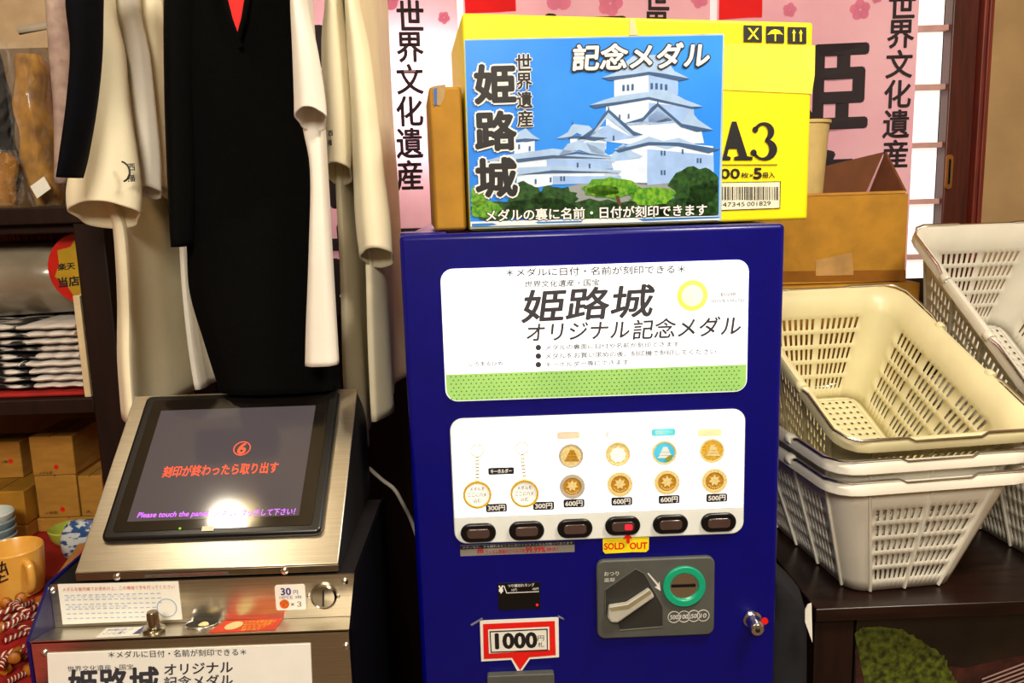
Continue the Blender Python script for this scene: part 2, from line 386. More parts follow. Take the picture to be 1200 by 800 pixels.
low = [F.pt(u1 - .0015, vb, .0046), F.pt(u0 + .0015, vb, .0046)] + [p for p in rrect(F, u0 + .0015, v0 + .0015, u1 - .0015, v1, .0145, .0046)[21:]] + [p for p in rrect(F, u0 + .0015, v0 + .0015, u1 - .0015, v1, .0145, .0046)[:7]]
gb = MB().flat(low).build('green_band', green_band, sign, smooth=False)
dm = MB(); rows = 7
for r in range(rows):
    v = v0 + .004 + (vb - v0 - .007) * r / (rows - 1); n = 58
    for k in range(n):
        u = u0 + .008 + (u1 - u0 - .016) * (k + (.5 if r % 2 else 0)) / n; fl = 1 if (k + r) % 2 else -1; s = .0012
        dm.flat([F.pt(u - s, v - s * .6 * fl, .005), F.pt(u + s, v - s * .6 * fl, .005), F.pt(u, v + s * fl, .005)][::fl])
dm.build('band_pattern', green_dot, sign, smooth=False)
T = MB(); o = .0048
T.text('＊メダルに日付・名前が刻印できる＊', F, (593, 319), (802, 314.5), 9.5, o, .012)
T.text('姫路城', F, (611, 359), (766, 351), 37, o, .022, .12)
T.text('オリジナル', F, (617, 389), (737, 385), 20, o, .012, .12)
T.text('記念メダル', F, (741, 385.5), (867, 380), 23, o, .012, .12)
for y in (406.3, 416.3, 426.3): disc(T, F, (630.7, y), 3.2, .004, o)
T.build('lettering', ink_soft, sign, smooth=False)
T = MB()
T.text('世界文化遺産・国宝', F, (615, 332.5), (702, 330), 8, o, .014, .1)
T.text('メダルの裏面に日付や名前が刻印できます', F, (639, 406.3), (795, 402), 6, o, .014)
T.text('メダルをお買い求めの後、刻印機で刻印してください', F, (639, 416.3), (838, 410.5), 6.5, o, .014)
T.text('キーホルダー等にできます', F, (639, 426.3), (736, 423), 6, o, .014)
T.text('しろまるひめ', F, (550, 425.5), (589, 424.5), 5, o, .014)
T.text('刻印例', F, (843, 344.5), (861, 344), 5, o, .014)
T.text('2015年5月27日', F, (832, 352), (871, 351), 4.5, o, .014)
T.build('fine_lettering', ink_grey, sign, smooth=False)
mb = MB(); disc(mb, F, (810.5, 345.7), 18, .004, .0046); sl = mb.build('gold_seal', mat('seal_yellow', 'F4DE5A', .5, emis=.4), sign, smooth=False)
mb = MB(); disc(mb, F, (810.5, 345.7), 12.5, .0046, .005); mb.build('seal_centre', mat('seal_pale', 'F6EEC0', .5, emis=.6), sl, smooth=False)
mb = MB()
for k in range(40):
    a = 2 * math.pi * k / 40
    disc(mb, F, (810.5 + 15.2 * math.cos(a), 345.7 + 15.2 * math.sin(a)), .7, .0046, .005, 5)
mb.build('seal_lettering', gold_pale, sl, smooth=False)
# lower lit display with buttons
dp = MB(); q = slab(dp, F, [(526, 490), (873.5, 478), (870, 623.5), (534, 636.5)], .017, 0, .004)
disp = dp.build('display_panel', grey_plastic, vm, bevel=.0015); disp['label'] = 'lower white panel with six black buttons'
u0, v0, u1, v1 = q; vb = (F.uv(529, 605.5)[1] + F.uv(871, 592)[1]) / 2
rr = rrect(F, u0 + .002, v0, u1 - .002, v1 - .002, .0155, .0045)
MB().flat([F.pt(u0 + .002, vb, .0045), F.pt(u1 - .002, vb, .0045)] + rr[7:21]).build('lit_card', lit_disp, disp, smooth=False)
o = .0052
tagm = mat('tag_ink', '1C1E28', .5)
def tagp(c, wd, h, body, th):
    m = MB(); sc = F.mpp(*c); u, v = F.uv(*c)
    m.prism(rrect(F, u - wd * sc / 2, v - h * sc / 2, u + wd * sc / 2, v + h * sc / 2, h * sc * .2, .0045), F.n * .0008)
    p = m.build('price_tag', tagm, disp, smooth=False)
    k = MB(); k.text(body, F, (c[0] - wd * .42, c[1] + wd * .014), (c[0] + wd * .42, c[1] - wd * .014), th, .0057, .03)
    k.build('price_lettering', white_print, p, smooth=False)
for c, body in (((581.7, 593.3), '300円'), ((636.8, 590.9), '300円'), ((672.2, 588), '600円'), ((728, 585.7), '600円'), ((783.3, 583.5), '600円'), ((838.9, 581.6), '500円')):
    tagp(c, 23.5, 9.5, body, 6.5)
tagp((587.2, 550.3), 29, 8, 'キーホルダー', 5)
for (c, rt) in (((559.4, 577.6), (559.4, 526.3)), ((614.5, 576.2), (611.7, 523.4))):
    m = MB(); ring(m, F, c, 13.6, 16, .0045, .008); kc = m.build('keychain_sample', gold, disp); kc['label'] = 'gold key chain sample on the lit card'
    m = MB(); disc(m, F, c, 13.6, .0045, .006, 28); m.build('keychain_disc', mat('acryl_white', 'ECECE6', .3, emis=.35), kc)
    k = MB()
    for i, tx in enumerate(('メダルを', 'ここにハメ', '込む')):
        wd = (17, 21, 9)[i]; y = c[1] - 7 + 6.8 * i
        k.text(tx, F, (c[0] - wd / 2, y + wd * .016), (c[0] + wd / 2, y - wd * .016), 4.6, .0065)
    k.build('keychain_lettering', ink_soft, kc, smooth=False)
    m = MB(); ring(m, F, rt, 6.6, 7.6, .005, .0065)
    for i in range(7):
        a = (i + .5) / 7; x = rt[0] + (c[0] - rt[0]) * a; y = rt[1] + 8 + (c[1] - 16 - rt[1] - 8) * a
        ring(m, F, (x, y), 1.7, 2.6, .0046, .0062, 10)
    m.build('keychain_ring', mat('pale_gold_wire', 'CDB878', .3), kc)
blue_sky = mat('medal_sky', '4CC0E8', .4, emis=.15)
def starpoly(P, c, n, r0, r1, off, rot=0.0):
    u, v = P.uv(*c); s = P.mpp(*c)
    return [P.pt(u + (r0 if i % 2 else r1) * s * math.sin(math.pi * i / n + rot), v + (r0 if i % 2 else r1) * s * math.cos(math.pi * i / n + rot), off) for i in range(2 * n)]
tops = [((668.7, 532.2), 0), ((723.3, 530.1), 1), ((777.4, 528.7), 2), ((833, 526.3), 3)]
bots = [(670.1, 567.9), (725.6, 565.5), (780.5, 563.1), (835.8, 561.5)]
medal_caps = ['gold castle medal in the leftmost column of medals', 'gold medal with a pale blank centre', 'coloured medal with a blue sky', 'gold castle medal over the cheapest price tag']
for (c, k) in tops:
    m = MB(); u, v = F.uv(*c); s = F.mpp(*c)
    m.lathe([(14 * s, .0045), (14 * s, .0075), (12.2 * s, .0075), (11.8 * s, .0066), (0, .0066)], F.pt(u, v), F.n, 32)
    md = m.build('medal_sample', silver_rim if k == 0 else gold_pale, disp); md['label'] = medal_caps[k]
    r = MB()
    if k == 1:
        r.flat(starpoly(F, (c[0], c[1] + 1), 9, 8, 9.2, .007)); r.build('medal_face', mat('pale_face', 'F6F2E4', .4, emis=.3), md)
    else:
        disc(r, F, c, 11.6, .0066, .0069, 28); r.build('medal_face', blue_sky if k == 2 else gold_pale if k == 0 else gold, md)
        z = MB(); cx, cy = c
        for (w0, y0) in ((9, 6), (7, 2.5), (5.2, -1), (3.4, -4)):
            z.flat(pol(F, [(cx - w0 + 1, cy + y0), (cx + w0 + 1, cy + y0), (cx + w0 * .75 + 1, cy + y0 - 3), (cx - w0 * .75 + 1, cy + y0 - 3)][::-1][::1], .0074)[::-1][::-1])
        z.build('medal_relief', white_print if k == 2 else gold_dk if k == 0 else gold_pale, md, smooth=False)
        if k == 2:
            z = MB(); z.flat(pol(F, [(cx + 1, cy + 9), (cx + 5, cy + 9.5), (cx + 9, cy + 6), (cx + 9.5, cy + 2), (cx + 5, cy + 3), (cx + 1, cy + 6)][::-1], .0078)); z.build('medal_tree', mat('tree_print', '8CA43C', .5), md, smooth=False)
for i, c in enumerate(bots):
    m = MB(); u, v = F.uv(*c); s = F.mpp(*c)
    m.lathe([(14.3 * s, .0045), (14.3 * s, .0078), (10.4 * s, .0078), (10 * s, .0066), (0, .0066)], F.pt(u, v), F.n, 32)
    md = m.build('medal_sample', silver_rim if i == 0 else gold_pale, disp); md['label'] = 'medal showing its leaf-crest back, in the lower row of column %s' % ('one', 'two', 'three', 'four')[i]
    r = MB(); disc(r, F, c, 10, .0066, .0070, 28); r.build('medal_face', gold_dk, md)
    r = MB(); r.flat(starpoly(F, (c[0], c[1] - 1), 7, 4.2, 7, .0075)[::-1])
    for k in range(7):
        a = math.pi * (.2 + .6 * k / 6); disc(r, F, (c[0] + 8 * math.cos(a), c[1] + 8 * math.sin(a)), .8, .007, .0075, 6)
    r.build('medal_relief', gold_pale, md, smooth=False)
for c, wd, m_, tx in (((665.6, 508.7), 26, mat('label_tan', 'D8C4A8', .5, emis=.3), '記念メダル'), ((776.7, 505.2), 27, mat('label_cyan', '5CD0DC', .5, emis=.3), '姫路城カラー'), ((830.6, 505.6), 27, mat('label_straw', 'F0E4A0', .5, emis=.35), '姫路城'), ((711, 507.5), 5, mat('label_grey', 'D0D0D0', .5, emis=.3), '城')):
    m = MB(); sc = F.mpp(*c); u, v = F.uv(*c); h = 8.5 * sc
    m.prism(rrect(F, u - wd * sc / 2, v - h / 2, u + wd * sc / 2, v + h / 2, h * .3, .0045), F.n * .0006)
    p = m.build('column_label', m_, disp, smooth=False)
    k = MB(); k.text(tx, F, (c[0] - wd * .36, c[1] + wd * .012), (c[0] + wd * .36, c[1] - wd * .012), 5, .0054); k.build('label_lettering', white_print, p, smooth=False)
for i, c in enumerate(((560.6, 622), (616.9, 619.4), (673.2, 616.8), (728.9, 613.7), (784.5, 611.8), (840.6, 609.7))):
    sc = F.mpp(*c); u, v = F.uv(*c)
    b = MB().prism(rrect(F, u - 19.5 * sc, v - 10.8 * sc, u + 19.5 * sc, v + 10.8 * sc, 10.6 * sc, .003), F.n * .006).build('button', black_pl, disp, bevel=.002)
    MB().prism(rrect(F, u - 12.5 * sc, v - 5.6 * sc, u + 12.5 * sc, v + 5.6 * sc, 4 * sc, .0088), F.n * .0022).build('button_lamp', lamp_off, b, bevel=.001)
    if i == 3:
        b['label'] = 'button with a lit red sold-out lamp'
        MB().prism(rrect(F, u + 2 * sc, v - 3.5 * sc, u + 10 * sc, v + 2.5 * sc, 1.5 * sc, .0108), F.n * .0006).build('red_lamp', led_red, b)
# stickers
m = MB(); slab(m, F, [(539, 639), (673, 633.5), (673.4, 645.3), (539.7, 652.4)], .0008, 0, .0006)
s_ = m.build('silver_sticker', mat('silver_film', '9C9A94', .35, metal=.4), vm, smooth=False)
m = MB(); m.flat(pol(F, [(539, 639), (539.4, 643.6), (673.2, 637.6), (673, 633.2)], .0008)); m.build('black_strip', ink, s_, smooth=False)
k = MB(); k.text('ボタンなど、手を触れるところに抗ウイルスフィルムを貼っております', F, (542, 641), (671, 635.4), 3, .0012); k.build('strip_lettering', mat('pale_ink', 'A8A8A0', .5), s_, smooth=False)
k = MB(); k.text('フィルム表面のウイルスを', F, (569, 646.6), (615, 644.6), 4.5, .0009, .02).text('99.99%', F, (616, 644.2), (639, 643.2), 6.5, .0009, .03).text('除去！', F, (641, 643.2), (654, 642.6), 4.5, .0009, .02).text('m', F, (560, 645.5), (566, 645.2), 4, .0009, .06)
k.build('red_lettering', mat('sticker_red', 'B81420', .5), s_, smooth=False)
m = MB(); pts = [(706, 627), (724, 626.2), (746, 625), (758, 624), (760.4, 627), (760, 643), (757, 646), (740, 646.2), (722, 647.3), (709, 648), (706.6, 645)]
m.prism(pol(F, pts, .0005)[::-1], F.n * .0012); so = m.build('sold_out_tag', yellow_print, vm, smooth=False); so['label'] = 'yellow sold out tag with a red arrow'
k = MB(); k.text('SOLD', F, (708, 639.3), (731, 638.7), 7.3, .0022, .03).text('OUT', F, (738, 638.7), (758, 638.2), 7.3, .0022, .03)
k.flat(pol(F, [(733.4, 634), (733.2, 628.5), (729, 629), (735, 622.5), (740.5, 628), (737, 628.3), (737.2, 634)], .0060)[::-1]); k.build('tag_lettering', red_print, so, smooth=False)
m = MB(); slab(m, F, [(583.4, 683), (633, 681.4), (633, 712.8), (584, 714.3)], .001, 0, .001); ld = m.build('change_lamp_window', black_pl, vm, smooth=False)
k = MB(); k.text('つり銭切れランプ', F, (595, 685.8), (626, 684.5), 3.6, .0014, .01).text('10円', F, (599.5, 690.6), (605.5, 690.4), 3, .0014).text('100円', F, (624, 689.4), (631, 689.2), 3, .0014).text('¥', F, (584.8, 690.2), (589.4, 689.9), 8.5, .0014, .04)
k.flat(pol(F, [(590, 685.5), (591, 685.3), (594, 693.6), (631.6, 692), (631.6, 692.8), (593.4, 694.5)], .0014)[::-1]); k.build('window_lettering', white_print, ld, smooth=False)
k = MB(); disc(k, F, (629.4, 708), 1.2, .001, .002, 10); k.build('red_lamp', led_red, ld)
m = MB(); m.prism(pol(F, [(562.4, 726.6), (654.4, 722.6), (655, 769), (621, 771.3), (612, 784.4), (606, 785), (599, 772), (564, 774)], .0004)[::-1], F.n * .0014)
tk = m.build('price_sticker', white_paper, vm, smooth=False); tk['label'] = 'red and white 1000 yen note sticker with a pointed bottom'
m = MB(); m.flat(pol(F, [(566, 730), (650, 726.4), (651.2, 766.4), (620, 769), (609.4, 784), (600, 769.6), (567, 771)], .0022)[::-1]); m.build('red_field', red_print, tk, smooth=False)
m = MB(); m.flat(pol(F, [(572, 736.4), (643.4, 733), (644, 760), (573, 764.4)], .0026)[::-1]); m.build('white_field', white_paper, tk, smooth=False)
m = MB(); A_ = [(573.6, 738), (641.6, 735), (642, 760.6), (575, 763.4)]; B_ = [(575, 739.4), (640.2, 736.4), (640.8, 759.4), (576.2, 762)]
a, b = pol(F, A_, .003), pol(F, B_, .003)
for i in range(4): j = (i + 1) % 4; m.flat([a[i], b[i], b[j], a[j]])
m.text('1000', F, (581, 750), (628.4, 748.4), 17, .003, .045).text('円', F, (630, 746.4), (637.4, 746), 6, .003).text('札', F, (630, 754), (637.4, 753.6), 6, .003)
m.build('sticker_lettering', ink, tk, smooth=False)
m = MB()
for t4 in ([(551.5, 731), (565, 723), (566, 724.4), (553, 732)], [(654, 720.4), (660, 723.6), (661, 725), (653.5, 722)]): m.prism(pol(F, t4, .0003)[::-1], F.n * .0022)
m.build('tape', mat('clear_tape', '8C8CA0', .2, alpha=.7), tk, smooth=False)
# coin mechanism
m = MB(); q = slab(m, F, [(698, 654.4), (835.6, 648.6), (835.6, 739.3), (699.4, 745.3)], .011, 0, .009)
cm = m.build('coin_mechanism', charcoal, vm, bevel=.002); cm['label'] = 'grey coin panel with return lever and green coin slot'
rec = [(708, 687.4), (743.2, 663), (753.8, 668.3), (775, 706.5), (775, 730), (725, 734.2), (722, 723.5), (708, 715)]
m = MB(); m.flat(pol(F, rec, .0096)[::-1]); rc = m.build('lever_recess', charcoal_dk, cm, smooth=False)
m = MB(); pr = pol(F, rec, .0094)
m.tube(pr, .0011, 6, closed=True); m.build('recess_rim', charcoal, rc)
m = MB(); m.prism(pol(F, [(711.3, 703.3), (732.5, 700), (758, 683.2), (764.4, 691.6), (722, 721.4), (713.4, 721.4), (709.6, 715)], .0092)[::-1], F.n * .012); m.build('return_lever', lever_m, cm, bevel=.003, seg=3)
m = MB(); m.flat(pol(F, [(711.3, 703.3), (732.5, 700), (758, 683.2), (760.4, 686.6), (734, 704.5), (714, 707.5)], .0216)[::-1]); m.build('lever_edge_strip', mat('lever_edge_tan', '8C8264', .5), cm, smooth=False)  # darker tan strip along the lever's upper edge
m = MB(); ring(m, F, (799.7, 682.5), 15.4, 23.4, .0085, .014, 40); m.build('coin_ring', green_pl, cm, bevel=.0015)
m = MB(); disc(m, F, (799.7, 682.5), 15.4, .0085, .0098, 32); pl = m.build('coin_plate', chrome, cm)
m = MB(); m.prism(pol(F, [(785, 681), (813, 680), (813, 683.2), (785, 684.2)], .0098)[::-1], F.n * .0012); m.build('coin_slot', black_pl, pl, smooth=False)
k = MB()
for i, (c, tx) in enumerate((((788.2, 719), '500'), ((799.9, 718.4), '100'), ((811.2, 717.7), '50'), ((822.2, 717.2), '10'))):
    ring(k, F, c, 6.1, 6.8, .009, .0096, 24); wd = 9.5 if len(tx) == 3 else 7
    k.text(tx, F, (c[0] - wd / 2, c[1] + .2), (c[0] + wd / 2, c[1] - .2), 5, .0098, .02, .15)
k.text('おつり', F, (707, 668.8), (724, 668.2), 4.8, .0096, .02).text('返却', F, (707, 675.9), (719, 675.5), 4.8, .0096, .02)
k.flat(pol(F, [(757, 668), (758.6, 667.4), (770, 680.4), (771, 677), (772.8, 688.5), (765.5, 684), (768.6, 682.5)], .0096)[::-1]); k.build('panel_lettering', mat('panel_print', 'D2D2CC', .5), cm, smooth=False)
m = MB(); u, v = F.uv(881, 724); s = F.mpp(882, 728)
m.lathe([(10 * s, 0), (10 * s, .004), (8 * s, .006), (7.5 * s, .014), (7.5 * s, .026), (6.5 * s, .028), (0, .028)], F.pt(u, v), (0, -1, -.12), 24); lk = m.build('lock', chrome, vm); lk['label'] = 'chrome barrel lock'
MB().lathe([(2.6 * s, .0282), (2.2 * s, .030), (0, .030)], F.pt(u, v), (0, -1, -.12), 12).build('keyway', ink, lk)
m = MB(); disc(m, F, (895.8, 727.4), 4, 0, .001, 18); m.build('red_dot', red_print, vm, smooth=False)
m = MB(); slab(m, F, [(571.4, 787), (649, 783.6), (651, 880), (574, 884)], .003, 0, .012); ba = m.build('bill_acceptor', charcoal, vm, bevel=.001)
m = MB()
for x in (573, 606, 630): m.prism(pol(F, [(x, 796.8), (x + 17, 796.1), (x + 17, 797.8), (x, 798.5)], .012)[::-1], F.n * .002)
m.build('bill_slot_edge', mat('bill_lip', '4C7A58', .4), ba, smooth=False)

# ---------------------------------------------------------------- things on top of the machine
FLB = UZ(551, 271, ZT + .001); FRB = UZ(946.5, 257, ZT + .001)
FLT = Vector((FLB.x, FLB.y, U(541, 15, FLB.y).z)); FRT = Vector((FRB.x, FRB.y, U(960, 26, FRB.y).z))
xd = (FRB - FLB).normalized(); nd = Vector((-xd.y, xd.x, 0))
PY = Plane(FLB, xd, ZAX)
yb = thing('paper_carton', 'bright yellow A3 paper carton on top of the blue vending machine', 'box', tuple(FLB.lerp(FRB, .5) + nd * .14))
dpt = .29
MB().hexa([FLB, FRB, FRB + nd * dpt, FLB + nd * dpt], [FLT, FRT, FRT + nd * dpt, FLT + nd * dpt]).build('carton', yellow_card, yb, bevel=.004, seg=3)
def c8(x, y): return (820 + x / 2.963, y / 2.963)
m = MB(); m.prism(pol(PY, [c8(*p) for p in ((-30, 150), (400, 158), (398, 262), (388, 326), (200, 318), (75, 312), (-30, 318))], .0004)[::-1], PY.n * .0006)
m.build('tape', yellow_tape, yb, smooth=False)
m = MB(); m.prism(pol(PY, [c8(*p) for p in ((-245, 66), (-228, 66), (-215, 122), (-245, 122))], .0004)[::-1], PY.n * .0006); m.build('tape', mat('torn_tape', 'DCD09A', .4), yb, smooth=False)
o = .0014
k = MB()
def sq(x0, y0, x1, y1, off=o): k.flat(pol(PY, [c8(x0, y0), c8(x0, y1), c8(x1, y1 + (x1 - x0) * .02), c8(x1, y0 + (x1 - x0) * .02)], off))
sq(151, 88, 215, 146); sq(229, 91, 292, 149); sq(304, 94, 369, 152)
# A3 in heavy roman letters
for pp in ([(76, 556), (110, 422), (126, 422), (164, 542), (182, 545), (182, 556), (118, 556), (118, 545), (134, 541), (127, 516), (100, 516), (94, 541), (106, 545), (106, 556), (76, 556)],):
    k.flat(pol(PY, [c8(*p) for p in pp], o))
arc = lambda cx, cy, rx, ry, a0, a1, n=14: [(cx + rx * math.cos(math.radians(a0 + (a1 - a0) * i / n)), cy + ry * math.sin(math.radians(a0 + (a1 - a0) * i / n))) for i in range(n + 1)]
out = arc(222, 457, 36, 33, 200, 430) + arc(224, 519, 44, 38, -75, 165); inn = arc(218, 459, 18, 24, 205, 415) + arc(216, 518, 24, 29, -70, 160)
n = min(len(out), len(inn))
for i in range(n - 1): k.flat(pol(PY, [c8(*out[i]), c8(*out[i + 1]), c8(*inn[i + 1]), c8(*inn[i])], o))
disc(k, PY, c8(192, 450), 3.6, .0004, o); disc(k, PY, c8(186, 530), 3.8, .0004, o)
k.flat(pol(PY, [c8(70, 571), c8(70, 574), c8(268, 573.5), c8(268, 570.5)], o))
k.text('500', PY, c8(38, 603), c8(137, 602.5), 11, o, .03).text('枚×', PY, c8(142, 608), c8(184, 608), 6, o, .02).text('5', PY, c8(187, 602), c8(213, 602), 12, o, .04).text('冊入', PY, c8(217, 608), c8(259, 607), 6.5, o, .02)
k.build('lettering', ink, yb, smooth=False)
k2, k = k, MB(); o3 = .0018
for pp in ([(165, 98), (173, 98), (204, 138), (196, 138)], [(196, 98), (204, 98), (172, 138), (164, 138)], [(232, 122), (246, 106), (260, 102), (275, 106), (288, 122), (277, 119), (262, 119), (246, 119)], [(258, 118), (263, 118), (263, 144), (258, 144)],
           [(318, 116), (325, 102), (332, 116), (328, 116), (328, 144), (322, 144), (322, 116)], [(342, 117), (349, 103), (356, 117), (352, 117), (352, 145), (346, 145), (346, 117)]):
    pp = [c8(*p) for p in pp]; k.flat(pol(PY, pp, o3))
k.build('symbols', yellow_print, yb, smooth=False)
k = MB(); k.flat(pol(PY, [c8(40, 634), c8(40, 731), c8(278, 722), c8(280, 630)], .0010)); bc = k.build('barcode_label', mat('label_white', 'E6E2C8', .5), yb, smooth=False)
k = MB(); x = 48; rnd = random.Random(3)
while x < 268:
    wd = rnd.choice((1.6, 1.6, 3, 4.5)); k.flat(pol(PY, [c8(x, 648), c8(x, 694), c8(x + wd, 694), c8(x + wd, 648)], .0014)); x += wd + rnd.choice((1.8, 2.4, 4))
for a, b in (((40, 634), (280, 630)), ((40, 731), (278, 722))): k.flat(pol(PY, [c8(a[0], a[1] - 1), c8(a[0], a[1] + 1), c8(b[0], b[1] + 1), c8(b[0], b[1] - 1)], .0014))
k.flat(pol(PY, [c8(277, 631), c8(276, 723), c8(278, 723), c8(280, 631)], .0014))
k.text('4547345', PY, c8(46, 711), c8(155, 708), 5, .0014).text('001829', PY, c8(163, 708), c8(245, 705), 5, .0014)
k.build('barcode', ink, bc, smooth=False)
# brown carton on its end beside it
bx0, bx1 = U(512, 270, .06).x, FLB.x - .004
bb = thing('brown_carton', 'narrow brown carton on end, beside the yellow carton on the vending machine', 'box', ((bx0 + bx1) / 2, .14, ZT))
z1 = U(520, 103, .062).z
BA = FLB - xd * .004 + nd * .004; BB = FLB - xd * .004 - xd * (bx1 - bx0) + nd * .004; up3 = Vector((0, 0, z1 - ZT - .003)); lift = Vector((0, 0, .002))
MB().hexa([BB + lift, BA + lift, BA + nd * .2 + lift, BB + nd * .2 + lift], [BB + up3, BA + up3, BA + nd * .2 + up3, BB + nd * .2 + up3]).build('carton', card_lt, bb, bevel=.004)
P2 = Plane(BB, xd, ZAX)
MB().prism(pol(P2, [(507, 101), (522, 99), (521, 115), (516, 124), (508, 122)], .0002)[::-1], P2.n * .001).build('tape', mat('shiny_tape', 'B09468', .12, coat=.6), bb, smooth=False)
MB().prism(pol(P2, [(508, 104), (512, 103), (512, 122), (509, 125)], .0012)[::-1], P2.n * .0006).build('blue_tape', mat('blue_tape', '2A5CA0', .4), bb, smooth=False)
# poster
def c7(x, y): return (500 + x / 2.858, y / 2.858)
ps = thing('castle_poster', 'laminated castle poster with brush lettering taped to the yellow carton', 'poster', tuple(PY.px(700, 265, .004)))
MB().prism(pol(PY, [(543.5, 47), (847, 40), (844, 258.5), (551, 268)], .0022)[::-1], PY.n * .0022).build('laminate', mat('laminate', 'A8C0CC', .25, coat=.3), ps, smooth=False)
sky = mat('poster_sky', '1C7CEC', .35, var=.0, scale=3, hex2='3A98F4')
def pmat(h, n): return mat('print_' + n, h, .35, var=.04, scale=60)
def pf(name, m_, polys, off):
    k = MB()
    for q in polys:
        pts = [c7(*p) for p in q]; ar = sum(pts[i][0] * pts[(i + 1) % len(pts)][1] - pts[(i + 1) % len(pts)][0] * pts[i][1] for i in range(len(pts)))
        w3 = pol(PY, pts, off); k.flat(w3 if ar < 0 else w3[::-1])
    return k.build(name, m_, ps, smooth=False)
pf('sky_print', sky, [[(128, 138), (988, 120), (974, 730), (146, 752)]], .0046)
wallm, roofm, roofd, shade = pmat('D2E4FC', 'white_walls'), pmat('9FBEE6', 'roof_tiles'), pmat('3E5C88', 'eaves'), pmat('96B8EC', 'shaded_walls')
pf('castle_wall_print', wallm, [
    [(625, 262), (740, 245), (838, 262), (838, 318), (740, 330), (625, 325)],
    [(598, 358), (740, 330), (890, 350), (892, 408), (740, 420), (598, 420)],
    [(560, 430), (730, 400), (912, 420), (925, 480), (730, 490), (560, 470)],
    [(610, 520), (735, 470), (955, 490), (958, 600), (735, 620), (590, 600)],
    [(478, 466), (560, 440), (600, 460), (598, 500), (480, 505)],
    [(290, 480), (360, 470), (360, 520), (292, 520)],
    [(230, 540), (400, 510), (610, 520), (622, 570), (400, 575), (230, 580)],
    [(300, 590), (420, 560), (640, 575), (650, 612), (420, 618), (300, 640)]], .0050)
pf('castle_shade_print', shade, [
    [(740, 252), (838, 268), (838, 318), (740, 330)], [(740, 345), (890, 362), (892, 408), (740, 418)],
    [(735, 500), (955, 520), (958, 600), (735, 620)], [(400, 532), (610, 536), (622, 565), (400, 572)], [(420, 590), (648, 590), (650, 612), (420, 618)],
    [(565, 440), (600, 420), (690, 462), (600, 476)], [(712, 408), (770, 372), (828, 404), (770, 412)], [(620, 540), (650, 500), (715, 530)]], .0052)
pf('castle_roof_print', roofm, [
    [(583, 262), (628, 245), (668, 205), (690, 188), (785, 185), (800, 200), (826, 240), (876, 265), (840, 270), (800, 255), (740, 246), (690, 258), (610, 270)],
    [(541, 354), (590, 336), (640, 322), (740, 308), (800, 300), (860, 335), (921, 358), (880, 364), (740, 332), (640, 348), (560, 364)],
    [(500, 470), (560, 428), (588, 384), (606, 366), (640, 395), (690, 440), (722, 452), (690, 462), (600, 395), (560, 450), (520, 478)],
    [(660, 412), (720, 395), (750, 360), (770, 346), (800, 375), (850, 412), (880, 372), (905, 402), (955, 436), (900, 440), (850, 428), (770, 366), (720, 410), (680, 422)],
    [(625, 500), (700, 475), (740, 458), (790, 472), (840, 462), (900, 486), (978, 500), (940, 514), (860, 480), (800, 500), (740, 480), (700, 495), (640, 512)],
    [(600, 540), (640, 492), (655, 482), (690, 510), (722, 524), (680, 534), (650, 500), (625, 545)],
    [(432, 465), (470, 444), (486, 416), (540, 422), (560, 440), (602, 462), (560, 470), (500, 446), (470, 466)],
    [(440, 520), (470, 482), (505, 472), (560, 490), (615, 525), (560, 520), (500, 500), (460, 524)],
    [(280, 468), (300, 446), (330, 430), (350, 450), (378, 468), (330, 474)],
    [(190, 540), (260, 520), (420, 498), (520, 510), (618, 530), (560, 536), (420, 524), (260, 545)],
    [(160, 560), (300, 562), (420, 556), (540, 560), (650, 572), (640, 582), (540, 574), (420, 572), (300, 590)],
    [(530, 476), (600, 480), (590, 520), (550, 512)]], .0054)
pf('castle_eaves_print', roofd, [
    [(583, 262), (690, 250), (740, 242), (800, 250), (876, 265), (840, 273), (740, 252), (610, 272)],
    [(541, 354), (640, 342), (740, 326), (880, 358), (921, 358), (885, 366), (740, 334), (560, 364)],
    [(588, 384), (606, 366), (690, 440), (722, 452), (690, 456), (606, 378), (540, 462), (500, 470), (560, 428)],
    [(750, 360), (770, 346), (850, 415), (955, 436), (900, 442), (848, 426), (770, 358), (720, 408), (660, 414), (720, 395)],
    [(625, 504), (740, 476), (840, 478), (978, 500), (940, 514), (840, 490), (740, 486), (640, 512)],
    [(432, 465), (500, 455), (602, 462), (560, 472), (500, 464)], [(440, 522), (500, 508), (615, 525), (500, 516)], [(280, 470), (330, 464), (378, 468), (330, 476)],
    [(190, 545), (420, 520), (618, 532), (420, 530), (260, 550)], [(300, 586), (420, 570), (650, 578), (420, 580)],
    [(670, 186), (672, 165), (676, 186)], [(786, 186), (788, 170), (792, 186)], [(484, 418), (486, 402), (489, 418)], [(604, 368), (605, 350), (609, 368)], [(768, 348), (769, 330), (773, 348)]]
    + [[(x, y), (x + 8, y), (x + 8, y + 20), (x, y + 20)] for x, y in ((652, 286), (667, 285), (682, 283), (746, 280), (762, 280), (778, 282), (794, 284))]
    + [[(x, y), (x + 6, y), (x + 6, y + 16), (x, y + 16)] for x, y in ((640, 385), (670, 382), (780, 505), (790, 505), (850, 500), (900, 530), (910, 530), (360, 600), (410, 594), (445, 590), (455, 590), (780, 570), (790, 570), (920, 575), (305, 484), (340, 490), (620, 455), (500, 545), (540, 548))], .0056)
pf('stone_base_print', pmat('8C9496', 'stone'), [[(470, 625), (530, 612), (830, 612), (830, 660), (760, 690), (500, 700), (470, 690)]], .0050)
rnd = random.Random(5)
def blob(cx, cy, rx, ry, n=26, j=.16): return [(cx + rx * (1 + rnd.uniform(-j, j)) * math.cos(2 * math.pi * i / n), cy + ry * (1 + rnd.uniform(-j, j)) * math.sin(2 * math.pi * i / n)) for i in range(n)]
